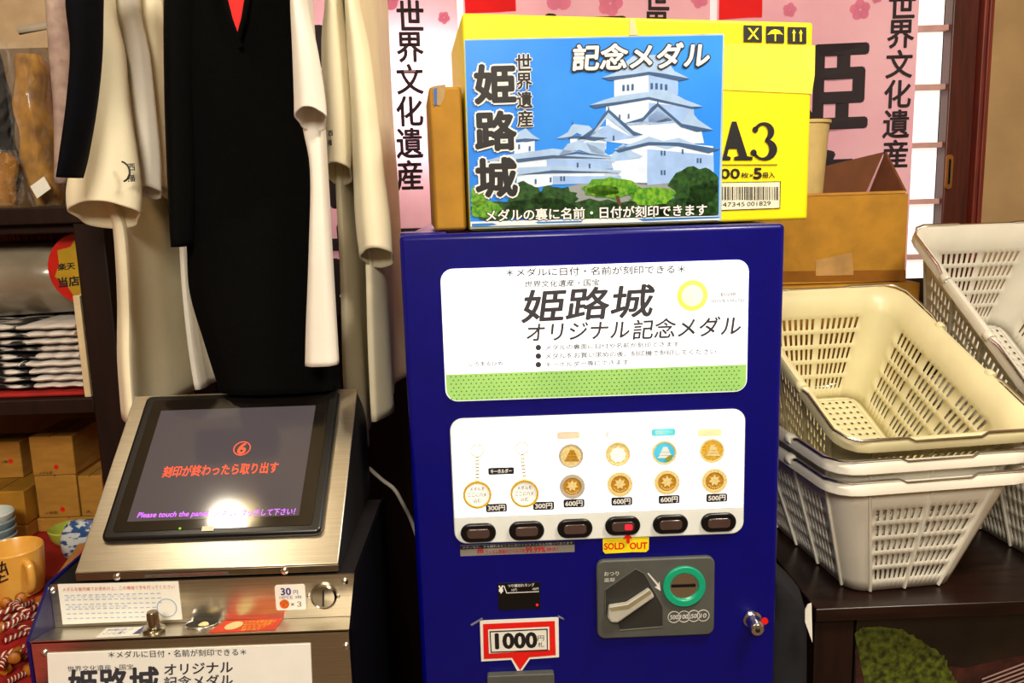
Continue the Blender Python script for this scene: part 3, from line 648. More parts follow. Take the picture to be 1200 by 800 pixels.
clampb = lambda q: [(min(max(x, 147), 972), min(max(y, 150), 738)) for x, y in q]
dkm = mat('print_dark_trees', '123018', .35, scale=160, hex2='2E5A24')
for a in ((330, 660, 60, 48), (430, 665, 70, 42), (380, 700, 120, 36), (900, 620, 85, 60), (930, 670, 60, 62), (850, 700, 110, 36), (560, 705, 130, 36), (700, 705, 120, 34), (230, 705, 90, 34)): pf('dark_tree_print', dkm, [clampb(blob(*a))], .0058)
gnm = mat('print_green_trees', '2E7A1C', .35, scale=180, hex2='7CB030')
for a in ((620, 628, 92, 36), (750, 655, 78, 32), (585, 640, 56, 20), (195, 700, 52, 30), (172, 655, 28, 38)): pf('green_tree_print', gnm, [clampb(blob(*a))], .0060)
pf('trunk_print', pmat('5A3A22', 'trunk'), [[(628, 655), (640, 655), (650, 690), (640, 692)]], .0061)
pf('edge_print', white_print, [[(146, 742), (974, 722), (974, 736), (146, 758)]], .0062)
pf('edge_blue_print', pmat('2E7CC8', 'edge_blue'), [[(150, 748), (220, 746), (235, 752), (200, 756), (150, 757)], [(360, 742), (520, 738), (515, 744), (370, 748)], [(700, 732), (974, 724), (974, 730), (720, 740)]], .0064)
def line(fn, b0, b1, white):           # lettering with a contrasting outline
    A_, B_ = MB(), MB(); fn(A_, .0074, b0); fn(B_, .0068, b1)
    w_, k_ = (A_, B_) if white else (B_, A_)
    w_.build('white_lettering', white_print, ps, smooth=False); k_.build('black_lettering', ink, ps, smooth=False)
line(lambda m_, o_, b_: m_.vtext('世界遺産', PY, c7(322, 180), c7(328, 430), 18, o_, b_, .14), .02, .065, False)
line(lambda m_, o_, b_: m_.vtext('姫路城', PY, c7(226, 206), c7(233, 672), 46, o_, b_, .2), .04, .085, False)
line(lambda m_, o_, b_: m_.text('記念メダル', PY, c7(487, 196), c7(940, 185), 29, o_, b_, .1), .03, .085, True)
line(lambda m_, o_, b_: m_.text('メダルの裏に名前・日付が刻印できます', PY, c7(197, 722), c7(932, 702), 13.5, o_, b_), .02, .08, True)

# ---------------------------------------------------------------- engraving kiosk
def solve_top(bl, br, tl, tr):
    w0 = br - bl; lo, hi = -.1, .4
    for _ in range(40):
        m = (lo + hi) / 2
        if U(*tr, m).x - U(*tl, m).x < w0: lo = m
        else: hi = m
    return lo
YH = -.15
a, b = U(85.5, 671.7, YH), U(394, 662, YH)
YT = solve_top(a.x, b.x, (160.5, 465.5), (421.5, 455.5))
c, d = U(160.5, 465.5, YT), U(421.5, 455.5, YT)
hx0, hx1 = (a.x + c.x) / 2, (b.x + d.x) / 2; zb_, zt_ = (a.z + b.z) / 2, (c.z + d.z) / 2
S = Plane((hx0, YH, zb_), XAX, (0, YT - YH, zt_ - zb_))
bx0 = (U(46, 683, -.15).x + U(40, 749, -.205).x) / 2; bx1 = (U(417.5, 673, -.15).x + U(415, 742, -.205).x) / 2
zp = U(230, 679, -.152).z; zl2 = U(240, 729, -.152).z; zl = U(240, 744, -.205).z
kio = thing('engraving_kiosk', 'steel-fronted medal engraving kiosk with a slanted touch screen', 'kiosk', ((bx0 + bx1) / 2, 0, 0))
def yzprism(x0, x1, prof): return MB().prism([(x0, y, z) for y, z in prof], (x1 - x0, 0, 0))
t_ = .003
yzprism(bx0 + .004, bx1 - .004, [(-.202, 0), (-.202, zl - t_), (-.149, zl2 - t_), (-.149, zp - .001), (.10, zp - .001), (.10, 0)]).build('base_cabinet', black_mat, kio)
for x0, x1, mk in ((bx0, bx0 + .0035, mat('kiosk_blue', '0B0A50', .35, var=.05)), (bx1 - .0035, bx1, mat('kiosk_side', '020208', .85, var=.05, spec=.05))):
    yzprism(x0, x1, [(-.206, 0), (-.206, zl + .001), (-.150, zp + .002), (.11, zp + .002), (.11, 0)]).build('side_cheek', mk, kio)
B1 = Plane((bx0, -.205, zl), XAX, ZAX); B2 = Plane((bx0, -.152, zl2), XAX, ZAX); B3 = Plane((bx0, -.205, zl), XAX, (0, .053, zl2 - zl))
fp = yzprism(bx0 + .004, bx1 - .004, [(-.205, .25), (-.205, zl), (-.2015, zl), (-.2015, .25)]).build('front_plate', steel, kio, bevel=.0008)
lp = yzprism(bx0 + .004, bx1 - .004, [(-.205, zl + .0005), (-.152, zl2 + .0005), (-.152, zl2 - .0025), (-.205, zl - .0025)]).build('ledge_plate', steel, kio, smooth=False)
bp_ = yzprism(bx0 + .004, bx1 - .004, [(-.152, zl2 + .001), (-.152, zp), (-.149, zp), (-.149, zl2 + .001)]).build('coin_plate', steel, kio, smooth=False)
for P_, pts, par in ((B2, [(60.5, 692), (404, 681)], bp_), (B1, [(52, 765), (405.5, 757)], fp), (S, [], None)):
    for q in pts:
        u, v = P_.uv(*q); s = P_.mpp(*q)
        MB().lathe([(4 * s, 0), (4 * s, .001), (2.4 * s, .0026), (0, .003)], P_.pt(u, v), P_.n, 14).build('screw', chrome, par)
# head
hous = [(YH + .004, zb_ - .003), (YH + .004, zp + .001), (.13, zp + .001), (.13, zt_ - .06), (YT + .045, zt_ - .035), (YT + .001, zt_ - .003)]
yzprism(hx0 + .002, hx1 - .002, hous).build('screen_housing', black_mat, kio)
LT = (YT - YH, zt_ - zb_); ln = math.hypot(*LT)
ff = MB(); ff.prism([S.pt(0, 0, 0), S.pt(hx1 - hx0, 0, 0), S.pt(hx1 - hx0, ln, 0), S.pt(0, ln, 0)][::1], S.n * .002)
face = ff.build('face_plate', steel, kio, bevel=.001)
lipb = yzprism(hx0, hx1, [(YH - .0005, zb_), (YH - .0005, zp + .003), (YH + .0035, zp + .003), (YH + .0035, zb_)]).build('lower_lip', steel_dk, kio, bevel=.0008)
PL = Plane((hx0, YH - .0005, zp), XAX, ZAX)
for q in ((137, 675.5), (333.5, 668.7)):
    u, v = PL.uv(*q); s = PL.mpp(*q); MB().lathe([(4.2 * s, 0), (4.2 * s, .001), (2.4 * s, .0026), (0, .003)], PL.pt(u, v), PL.n, 14).build('screw', chrome, lipb)
m = MB(); m.flat(pol(PL, [(170, 672.5), (268, 668.7), (268, 672.7), (170, 676.5)], .0006)[::-1]); sl_ = m.build('lip_label', mat('lip_label', '58504A', .4), lipb, smooth=False)
m = MB(); m.text('メダル刻印の手順', PL, (178, 674.5), (262, 671), 2.6, .0009, .02); m.build('label_lettering', mat('dull_red', '8A2A20', .5), sl_, smooth=False)
bq = [S.uv(*q) for q in ((176, 469), (402.4, 460.8), (374, 630), (119.5, 636))]
bu0 = (bq[0][0] + bq[3][0]) / 2; bu1 = (bq[1][0] + bq[2][0]) / 2; bv1 = (bq[0][1] + bq[1][1]) / 2; bv0 = (bq[2][1] + bq[3][1]) / 2
bez = MB(); bez.prism(rrect(S, bu0, bv0, bu1, bv1, .008, .001), S.n * .009).build('monitor_bezel', black_pl, kio, bevel=.004, seg=3)
gl = mat('screen_glass', '14100E', .07, var=.02, coat=.3)
MB().prism(rrect(S, bu0 + .012, bv0 + .010, bu1 - .012, bv1 - .010, .004, .0085), S.n * .0022).build('screen_border', gl, kio, smooth=False)
iq = [S.uv(*q) for q in ((193.4, 486.9), (372.3, 480.5), (351.7, 609.4), (150.7, 616.4))]
iu0 = (iq[0][0] + iq[3][0]) / 2; iu1 = (iq[1][0] + iq[2][0]) / 2; iv1 = (iq[0][1] + iq[1][1]) / 2; iv0 = (iq[2][1] + iq[3][1]) / 2
dsp = MB().flat([S.pt(iu0, iv0, .0109), S.pt(iu1, iv0, .0109), S.pt(iu1, iv1, .0109), S.pt(iu0, iv1, .0109)]).build('display', mat('display_glow', '1A1616', .085, var=.02, emis=1.0, ecol='544B4B'), kio, smooth=False)
txt_r = mat('display_orange', 'E04020', .5, emis=1.0, ecol='F0502C'); txt_v = mat('display_violet', 'B050E0', .5, emis=1.0, ecol='C070F0')
k = MB(); o = .0112
ring(k, S, (286, 531), 7.2, 8, .0105, o, 24)
k.text('6', S, (281.5, 531.2), (290.5, 530.8), 12, o, .02, .1).text('刻印が終わったら取り出す', S, (194.5, 558.5), (328, 553), 12.5, o, .012)
k.build('orange_lettering', txt_r, dsp, smooth=False)
k = MB(); k.text('Please touch the panel.', S, (164.5, 609.8), (247.5, 607.6), 7.5, o, .014, .15).text('パネルにタッチして下さい！', S, (254, 607.6), (348, 604.4), 7.5, o, .01, .1)
k.build('violet_lettering', txt_v, dsp, smooth=False)
m = MB(); m.flat(pol(S, [(240, 622), (254, 621.5), (253, 627), (239, 627.5)], .0110)[::-1]); m.build('monitor_badge', mat('badge', 'CFC4A8', .3), kio, smooth=False)
m = MB(); disc(m, S, (214, 624.5), 1.2, .0108, .0114, 10); m.build('status_led', mat('led_green', '60C020', .4, emis=1), kio)
# round bulb on the ceiling that shows in the screen
dv = ray(289, 603).normalized(); rv = dv - 2 * dv.dot(S.n) * S.n; sp = S.px(289, 603, .01); lp_ = sp + rv * ((2.38 - sp.z) / rv.z)
pend = thing('pendant_lamp', 'small round pendant bulb above the engraving kiosk', 'lamp', (lp_.x, lp_.y, 2.38))
MB().lathe([(.0, -.036), (.02, -.03), (.034, -.012), (.036, .004), (.028, .024), (.016, .036), (.014, .05)], lp_, ZAX, 24).build('bulb', mat('bulb_glow', 'FFE8B0', .4, emis=14, ecol='FFD890'), pend)
MB().lathe([(.018, .045), (.02, .05), (.02, .09), (.006, .10), (.004, .22)], lp_, ZAX, 16).build('lamp_holder', black_pl, pend)
pl_ = bpy.data.lights.new('pendant_light', 'POINT'); pl_.energy = 7; pl_.color = (1, .88, .68); pl_.shadow_soft_size = .045
po = bpy.data.objects.new('pendant_light', pl_); COL.objects.link(po); po.location = lp_ + Vector((0, 0, -.16))
# coin plate fittings
m = MB(); m.prism(pol(B2, [(68, 684), (209, 681), (214, 725), (74, 731)], .0002)[::-1], B2.n * .0008); ins = m.build('instruction_card', white_paper, kio, smooth=False)
k = MB(); k.text('メダルを販売機でお求めの上、この機械で字を打ってください', B2, (74, 690), (205, 686.5), 4.6, .0014); k.build('red_lettering', mat('card_red', 'C85048', .5), ins, smooth=False)
k = MB()
for r in range(6):
    y = 696.5 + r * 5.4; n = 16
    for j in range(n):
        x = 76 + j * 7.2 + r * .7
        if x < (184 if r > 2 else 200): k.flat(pol(B2, [(x, y - j * .17), (x + 4.6, y - .1 - j * .17), (x + 4.6, y + .9 - j * .17), (x, y + 1 - j * .17)], .0013)[::-1])
k.text('あいうえおかきくけこ', B2, (78, 699.3), (160, 697.4), 2.6, .0013).text('名前と日付を入れる', B2, (80, 710.5), (150, 709), 2.6, .0013)
ring(k, B2, (196, 711.5), 10, 11, .0012, .0014, 24)
k.build('blue_lettering', mat('card_blue', '9CB0D4', .5), ins, smooth=False)
m = MB(); slab(m, B2, [(322, 685.5), (357, 684), (359.5, 713.5), (324, 714.5)], .003, .0002, .0009); prc = m.build('price_card', white_paper, kio, smooth=False)
k = MB(); k.text('30', B2, (329.5, 692.6), (341, 692.2), 8, .0014, .03).text('円', B2, (344, 693.2), (349.5, 693), 5, .0013).text('10円玉 3枚', B2, (328, 699.4), (354, 698.6), 4, .0013); k.build('blue_lettering', mat('price_blue', '2A2E8C', .5), prc, smooth=False)
m = MB(); disc(m, B2, (333.6, 707), 5.2, .0009, .0014, 20); m.build('coin_print', mat('coin_copper', 'C05A14', .4, var=.2, scale=300), prc, smooth=False)
k = MB(); k.text('×３', B2, (341, 707.2), (353.5, 706.8), 6, .0014); k.build('black_lettering', ink, prc, smooth=False)
u, v = B2.uv(379.5, 698); s = B2.mpp(379, 698)
m = MB().lathe([(14.6 * s, 0), (14.6 * s, .003), (12.8 * s, .005), (12.2 * s, .0042), (0, .0048)], B2.pt(u, v), B2.n, 32); cs = m.build('coin_slot_plate', mat('dull_chrome', 'B4AEA0', .22, metal=1), kio)
m = MB(); m.prism(pol(B2, [(378.8, 688.6), (381, 688.6), (380.8, 708), (378.6, 708)], .0046)[::-1], B2.n * .0006); m.build('coin_slit', black_pl, cs, smooth=False)
for q in ((362, 698.6), (396.5, 698)):
    uu, vv = B2.uv(*q); MB().lathe([(2 * s, 0), (2 * s, .002), (0, .003)], B2.pt(uu, vv), B2.n, 10).build('screw', chrome, cs)
# ledge fittings
kp = B3.px(181, 741); s = B3.mpp(181, 741)
m = MB().lathe([(.0125, 0), (.0125, .005), (.0115, .006), (.0072, .007), (.0066, .024), (.0055, .026), (0, .026)], kp, ZAX, 24); m.build('push_knob', mat('knob_steel', 'A09888', .2, metal=1), kio)
hp = B3.px(237, 732, .0006)
m = MB().tube([hp + Vector((.019 * math.cos(a_), .019 * math.sin(a_), .019 * math.sin(a_) * (zl2 - zl) / .053 + .001)) for a_ in [2 * math.pi * i / 28 for i in range(28)]], .0013, 8, closed=True); hr = m.build('medal_hole_ring', chrome, kio)
m = MB().flat([hp + Vector((.018 * math.cos(a_), .018 * math.sin(a_), .018 * math.sin(a_) * (zl2 - zl) / .053 + .0012)) for a_ in [2 * math.pi * i / 24 for i in range(24)]]); m.build('medal_hole', black_mat, hr, smooth=False)
m = MB().lathe([(.006, 0), (.006, .002), (.004, .003), (0, .003)], hp + Vector((.004, -.007, .0012)), (0, -.2, 1), 16); m.build('medal_stop', gold_pale, hr)
m = MB(); m.prism(pol(B3, [(263, 728.5), (331.5, 725.5), (323, 738.5), (244, 742)], .0008)[::-1], B3.n * .0006); rs = m.build('red_sticker', mat('orange_red_sticker', 'D83A14', .4), kio, smooth=False)
m = MB(); u_, v_ = B3.uv(274, 734.5); m.flat([B3.pt(u_ + .0095 * math.cos(a_), v_ + .017 * math.sin(a_), .0018) for a_ in [2 * math.pi * i / 24 for i in range(24)]]); m.build('sticker_medal_print', gold_pale, rs, smooth=False)
k = MB()
for i, tx in enumerate(('メダルを取る時は', 'やけどに注意', 'ゆっくりと', '取り出す')): k.text(tx, B3, (286 - i, 730.3 + i * 3), ((324, 318, 312, 306)[i], 728.9 + i * 3), 2.4, .0018, .01)
k.build('sticker_lettering', mat('sticker_yellow', 'F0B840', .5), rs, smooth=False)
m = MB(); m.prism(pol(B3, [(125, 737), (167, 735.5), (171, 733), (163, 745), (112, 748)], .0008)[::-1], B3.n * .0006); ws = m.build('white_sticker', white_paper, kio, smooth=False)
m = MB(); m.flat(pol(B3, [(167, 736), (170.6, 733.4), (163.6, 744), (155, 744.4)], .0016)[::-1]); m.build('blue_corner', mat('sticker_blue', '28307C', .5), ws, smooth=False)
k = MB(); k.text('刻印機の使い方', B3, (126, 739.5), (156, 738.4), 2.6, .0016).text('ここに置く', B3, (122, 743.5), (148, 742.5), 2.4, .0016); k.build('sticker_lettering', mat('sticker_violet', '5A60A0', .5), ws, smooth=False)
# calligraphy sign on the front
m = MB(); m.prism([B1.px(*q, .0002) for q in ((56, 765), (364, 753.5), (370, 900), (62, 905))][::-1], B1.n * .0012); fs = m.build('front_sign', white_print, kio, smooth=False)
k = MB()
k.text('＊メダルに日付・名前が刻印できる＊', B1, (128, 766), (289, 762.6), 8, .0018, .005).text('オリジナル', B1, (193, 783.7), (273, 780.2), 12.5, .0018, .02, .1).text('記念メダル', B1, (193, 798.5), (273, 795), 13, .0018, .02, .1).text('姫路城', B1, (80, 803), (187, 798.6), 37, .0018, .025, .12).text('世界文化遺産・国宝', B1, (80, 782.5), (157, 780), 6.5, .0018)
k.build('sign_lettering', ink_soft, fs, smooth=False)
# power cord behind
cpts = [U(432, 548, .145), U(448, 562, .15), U(462, 573, .155), U(472, 590, .165), U(482, 610, .2), U(492, 640, .22)]
cpts = [Vector(r) for r in smoothstep_rows([tuple(p) for p in cpts], 30)] + [Vector((cpts[-1].x + .01, .24, .3)), Vector((cpts[-1].x + .01, .26, .006)), Vector((-.32, .34, .006))]
setp(MB().tube(cpts, .003, 8).build('power_cord', mat('white_cord', 'A8A49A', .5)), 'thin white cord hanging between the kiosk and the blue vending machine', 'cord')

# ---------------------------------------------------------------- hanging clothes
def hang(secs, Yc, b, n=28, rows=26, ex=1.0, amp=.06, nf=5, ph=0.0, fold=0.0, fr=30, Yn=None, zrise=0):
    """cloth hanging from a rail: secs of (py, left px, right px) at depth Yn"""
    Yn = Yc if Yn is None else Yn; rr = smoothstep_rows(secs, rows); rings = []
    for i, (py, xl, xr) in enumerate(rr):
        A, B = U(xl, py, Yn), U(xr, py, Yn); cx, hw, z = (A.x + B.x) / 2, (B.x - A.x) / 2, (A.z + B.z) / 2; t = i / rows; ring = []
        for k in range(n):
            th = 2 * math.pi * k / n; cs, sn = math.cos(th), math.sin(th)
            f = 1 + amp * math.sin(nf * th + ph + t * 2.0) * (.3 + .7 * t)
            X = cx + hw * (abs(cs) ** ex) * (1 if cs > 0 else -1) * f; Y = Yc + b * (abs(sn) ** ex) * (1 if sn > 0 else -1)
            X += fold * (.2 + .8 * t) * (math.sin(Y * fr + ph + t * 1.5) + .5 * math.sin(Y * fr * 2.3 + 1.1 - t * 2.4))
            ring.append((X, Y, z + zrise * (Y - Yc) * (t ** 3)))
        rings.append(ring)
    return MB().loft(rings, True, True, False)
def garment(name, label, cat, loc, group=None): return thing(name, label, cat, tuple(loc), group)
GR = 'shirts hanging on the clothes rack'
def tee(label, m_, sleeve, body, Yc, ys, bs=.035, ph=0., fold=.006, thick=.0012, ex=.6, flap=None, prints=None, bn=None, bf=None):
    py, xl, xr = body[-1]; p = U((xl + xr) / 2, py, ys + .03)
    t = garment('hanging_shirt', label, 'shirt', (p.x, Yc, p.z), GR)
    hang(body, Yc, abs(Yc - (ys if bf is None else bf)), ex=ex, n=48, amp=.05, ph=ph, fold=fold, fr=20, Yn=ys + .02 if bn is None else bn, rows=30).build('body', m_, t, solid=.0015)
    if sleeve:
        sl = hang(sleeve, ys - .02, bs, n=40, amp=.09, nf=5, ph=ph, rows=30, zrise=-.55).build('sleeve', m_, t, solid=.002)
        e = sleeve[-1]; f_ = sleeve[-2]
        A, B = U(e[1], e[0], ys - .02), U(e[2], e[0], ys - .02)
    if prints:
        yy = ys - .02 - bs - .003
        prints(t, Plane((0, yy, ZT), XAX, ZAX))
    return t
def pr_left(t, P):
    k = MB(); u, v = P.uv(141, 201); s = P.mpp(141, 201); pts = [P.pt(u + 11 * s * math.cos(a_), v + 12 * s * math.sin(a_), .0) for a_ in [math.radians(-75 + 150 * i / 12) for i in range(13)]]
    k.tube(pts, .0012, 6); k.text('西', P, (150, 196), (158, 195.6), 8, 0, .02).text('播', P, (149, 209), (158.5, 208.6), 8, 0, .02); k.build('lettering', ink, t, smooth=False)
def pr_right(t, P):
    k = MB(); k.text('西', P, (384.5, 156), (390, 155.8), 6, 0, .02).text('播', P, (384, 167), (389, 166.8), 7, 0, .02); k.build('lettering', ink, t, smooth=False)
tee('white shirt with a small ring crest on its sleeve, left end of rack', tee_c,
    [(-70, 116, 124), (0, 112, 126), (60, 113, 142), (120, 104, 148), (180, 92, 158), (225, 84, 163), (252, 86, 162)],
    [(-70, 108, 118), (60, 110, 124), (180, 114, 130), (240, 124, 146), (270, 132, 158), (350, 139, 163), (420, 141, 163), (492, 148, 168)], .29, .075, ph=.4, fold=.014, bn=.095, prints=pr_left)
tee('white shirt with a plain sleeve, right of the ring-crested one', tee_w,
    [(-70, 138, 152), (0, 138, 160), (60, 147, 173), (120, 157, 180), (180, 163, 186), (226, 165, 188)],
    [(-70, 134, 144), (60, 144, 154), (180, 152, 164), (240, 166, 182), (270, 174, 188), (350, 178, 192), (420, 182, 198), (478, 188, 204)], .36, .125, bs=.016, bf=.21, ph=.4, fold=.014, bn=.095)
tee('white shirt partly behind the black garment, third from the left of the rack', tee_c,
    [(-70, 168, 184), (0, 170, 188), (63, 174, 192), (150, 184, 197), (226, 188, 201)],
    [(-70, 156, 166), (100, 170, 182), (200, 180, 192), (240, 192, 206), (330, 206, 220), (420, 216, 230), (470, 222, 236)], .37, .175, bs=.018, bf=.215, ph=.4, fold=.014, bn=.095)
t = garment('hanging_shirt', 'black shirt sleeve at the far left of the clothes rack, above the shelf', 'shirt', U(88, 205, -.03), GR)
hang([(-70, 92, 118), (0, 83, 116), (60, 89, 114), (120, 85, 108), (180, 78, 97), (208, 76, 88)], -.03, .03, amp=.08, nf=4).build('sleeve', tee_n, t, solid=.002)
tee('white shirt with a wide short sleeve, just right of the black garment', tee_w,
    [(-70, 346, 358), (0, 343, 359), (60, 345, 371), (110, 347, 379), (140, 348, 382)],
    [(-70, 350, 358), (60, 354, 368), (140, 356, 378), (200, 366, 382), (300, 364, 388), (380, 361, 393), (426, 360, 396)], -.002, -.024, bs=.024, ph=.9, fold=.0)
tee('cream shirt with small black characters on its sleeve, middle of the right group', tee_c,
    [(-70, 384, 398), (0, 383, 401), (45, 379, 406), (120, 380, 411), (170, 381, 413), (204, 382, 412)],
    [(-70, 388, 398), (100, 392, 404), (215, 392, 408), (300, 396, 412), (380, 398, 414), (450, 400, 416), (530, 406, 420)], .32, .15, bs=.028, ph=2.2, fold=.008, prints=pr_right)
tee('cream shirt with a long drooping sleeve, nearest to the blue vending machine', tee_c,
    [(-70, 406, 418), (0, 406, 421), (60, 409, 433), (120, 413, 441), (200, 416, 450), (260, 419, 458), (302, 424, 461)],
    [(-70, 410, 420), (100, 416, 430), (230, 424, 440), (310, 428, 443), (400, 430, 446), (490, 434, 449)], .33, .14, bs=.03, ph=2.2, fold=.008)
# black garment facing the front
bg = garment('hanging_shirt', 'black v-neck garment with red inside the collar, facing the front', 'shirt', U(300, 455, .05), GR)
hang([(-70, 216, 336), (0, 208, 344), (100, 206, 356), (180, 214, 366), (230, 218, 372), (290, 222, 382), (340, 226, 387), (400, 244, 392), (456, 262, 396)], (.056), .03, n=56, ex=.8, amp=.04, nf=11, rows=40).build('body', tee_b, bg, solid=.002)
hang([(-70, 206, 232), (0, 197, 226), (100, 197, 224), (200, 200, 226), (288, 205, 224)], .03, .03, amp=.06, ph=1).build('sleeve', tee_b, bg, solid=.002)
PV = Plane((0, .018, ZT), XAX, ZAX)
MB().prism([PV.px(*q) for q in ((262, -40), (268, 0), (273, 22), (279, 43), (284, 22), (287, 0), (292, -40))], PV.n * .003).build('red_collar_lining', mat('collar_red', 'E0100A', .7), bg, smooth=False)
for pts in ([(258, -40), (265, 0), (270.5, 22), (279.5, 48), (283, 56)], [(296, -40), (290, 0), (286.5, 22), (280, 46)]):
    MB().tube([PV.px(x, y, .002) for x, y in pts], .0035, 8).build('collar_band', tee_b, bg)
# pale patterned cloth behind
t = garment('hanging_cloth', 'pale speckled cloth hanging behind the black sleeve at the left', 'cloth', U(75, 215, .22))
hang([(-70, 52, 92), (0, 57, 88), (60, 61, 92), (130, 68, 94), (215, 70, 90)], .22, .03, amp=.1, nf=6).build('cloth', mat('speckled_cloth', 'B49C90', .85, scale=60, hex2='98807A'), t, solid=.002)

# ---------------------------------------------------------------- wooden display rack and its table on the left
YR = .16
tzl = U(25, 690, .08).z                       # red table surface
rx1 = U(145, 480, YR).x; rx0 = U(108, 460, YR).x; rl = -1.62; yb_ = .62
zs1, zs0 = U(40, 243, YR).z, U(40, 263, YR).z
zm1, zm0 = U(60, 468, YR).z, U(60, 486, YR).z
tb = thing('display_table', 'low display table covered with red cloth under the wooden rack', 'table', (-1.15, .15, 0))
MB().box((-1.7, -.42, tzl - .035), (bx0 - .012, .68, tzl - .004)).build('table_top', wood_dk, tb, bevel=.002)
MB().box((-1.705, -.425, tzl - .004), (bx0 - .01, .685, tzl)).build('table_cloth', red_cloth, tb, bevel=.001)
for x in (-1.66, bx0 - .07):
    for y in (-.38, .6): MB().box((x, y, 0), (x + .045, y + .045, tzl - .035)).build('leg', wood_dk, tb, bevel=.002)
rk = thing('wooden_rack', 'dark wooden shelf rack at the left holding wrapped goods and folded cloths', 'shelf', ((rl + rx1) / 2, .4, tzl))
ztop = ZT + .6
for x0, x1, y0 in ((rx0, rx1, YR), (rx0, rx1, yb_ - .04), (rl, rl + .04, YR), (rl, rl + .04, yb_ - .04)):
    MB().box((x0, y0, tzl), (x1, y0 + .04, zs1 if x0 == rx0 else ztop)).build('post', wood_dk, rk, bevel=.002)
MB().box((rl, YR - .004, zs0), (rx1 - .004, yb_, zs1)).build('shelf_board', wood_dk, rk, bevel=.002)
MB().box((rl, YR + .012, zs0 - .014), (rx0, YR + .03, zs0)).build('shelf_rail', wood_dk, rk, bevel=.002)
MB().box((rl + .04, YR + .002, zm0), (rx0, yb_, zm1)).build('shelf_board', wood_dk, rk, bevel=.002)
MB().box((rl, yb_, tzl), (rx1, yb_ + .012, ZT + .35)).build('back_board', mat('rack_back', '6A5236', .8, var=.06), rk)
pz0, pz1 = U(104, 466, YR + .01).z, U(94, 346, YR + .01).z
MB().box((rx0 - .016, YR + .008, zm1), (rx0 - .006, .5, pz1)).build('divider_board', mat('pale_board', 'D8C49A', .6), rk, bevel=.001)
# reed screen at the back of the shelf
reed = mat('reed_strip', '7A2808', .6, scale=90, stretch=(6, 1, .2), hex2='B8480C')
zr1, zr0 = zs0 - .001, U(40, 294, .42).z
m = MB(); n = 60; xa, xb = -1.45, rx0 - .02
for i in range(n): x = xa + (xb - xa) * i / n; m.box((x, .42, zr0 + .004 * math.sin(i * 2.3)), (x + (xb - xa) / n * .86, .424, zr1))
rs_ = setp(m.build('reed_fringe', reed, None), 'red-brown reed fringe under the upper shelf board', 'fringe')
PR_ = Plane((0, .2995, ZT), XAX, ZAX)

# wrapped things on the upper shelf
film = mat('clear_film', 'FFFFFF', .06, alpha=.045, coat=1.0, bump=.3, bscale=60, spec=1.0)
def pillow(cx, cy, z0, w_, d_, h_, seed=0, lean=0, p=.45, ny=14, nx=22, rough=.05):
    """soft packet standing (h along z)"""
    r = random.Random(seed); rings = []; ph = [r.uniform(0, 6) for _ in range(6)]
    for j in range(ny + 1):
        t = j / ny; s_ = max(.02, (math.sin(math.pi * min(max(t, .015), .985)))) ** p; ring = []
        for k in range(nx):
            th = 2 * math.pi * k / nx; c_, s2 = math.cos(th), math.sin(th)
            f = 1 + rough * (math.sin(3 * th + ph[0] + 5 * t) + math.sin(5 * th + ph[1] - 7 * t))
            ring.append((cx + lean * t * h_ + w_ / 2 * (s_ ** .4) * abs(c_) ** .6 * (1 if c_ > 0 else -1) * (1 + rough * .4 * math.sin(9 * t + ph[2])), cy + d_ / 2 * s_ * abs(s2) ** .9 * (1 if s2 > 0 else -1) * f, z0 + h_ * t))
        rings.append(ring)
    return MB().loft(rings, True, True, True)
z0 = zs1 + .001
def wrapped(label, pxl, pxr, ptop, y, d_, m_in, seed, lean=0, extra=None):
    a_, b_ = U(pxl, 225, y), U(pxr, 225, y); cx = (a_.x + b_.x) / 2; w_ = b_.x - a_.x; h_ = U((pxl + pxr) / 2, ptop, y).z - z0
    t = thing('wrapped_packet', label, 'packet', (cx, y, z0), group='film-wrapped packets on the upper shelf')
    cm_ = pillow(cx, y, z0 + .002, w_ * .88, d_ * .74, h_ * .93, seed, lean, rough=.10, p=.2, ny=20, nx=26); rj = random.Random(seed + 3)
    for v_ in cm_.v: v_.y += .004 * math.sin(v_.x * 160 + v_.z * 22) + rj.uniform(-.0012, .0012); v_.x += .003 * math.sin(v_.z * 70 + seed)
    cm_.build('contents', m_in, t)
    fm = pillow(cx, y, z0, w_, d_, h_, seed + 9, lean, rough=.09, p=.22, ny=22, nx=30); rj = random.Random(seed)
    for v_ in fm.v: v_.x += rj.uniform(-.003, .003); v_.y += rj.uniform(-.004, .004)
    fm.build('film', film, t, smooth=False)
    if extra: extra(t, cx, w_, h_)
    return t
gold_cl = mat('ochre_fabric', 'B8862E', .5, scale=30, hex2='7A5216', bump=.3, bscale=40, coat=.3)
blk_cl = mat('black_fabric_pack', '050505', .7, var=.1, bump=.4, bscale=30, spec=.2)
def strap(t, cx, w_, h_):
    pts = [Vector((cx - w_ * .42 + .02 * math.sin(i * .35), .215 - .004 * math.sin(i), z0 + h_ * (.78 - .035 * i))) for i in range(12)]
    m = MB().loft([[p + Vector((-.009, 0, 0)), p + Vector((.009, -.002, .003))] for p in pts], False); m.build('grey_band', mat('grey_band', '48484A', .5), t, solid=.002)
    MB().prism([(cx + .005, .213, z0 + .035), (cx + .022, .213, z0 + .033), (cx + .020, .213, z0 + .063), (cx + .004, .213, z0 + .064)], (0, -.0015, 0)).build('price_tag', white_paper, t, smooth=False)
def tagw(t, cx, w_, h_):
    MB().prism([(cx + .008, .2035, z0 + .012), (cx + .030, .2035, z0 + .026), (cx + .022, .2035, z0 + .044), (cx + .0, .2035, z0 + .030)], (0, -.0015, 0)).build('price_tag', white_paper, t, smooth=False)
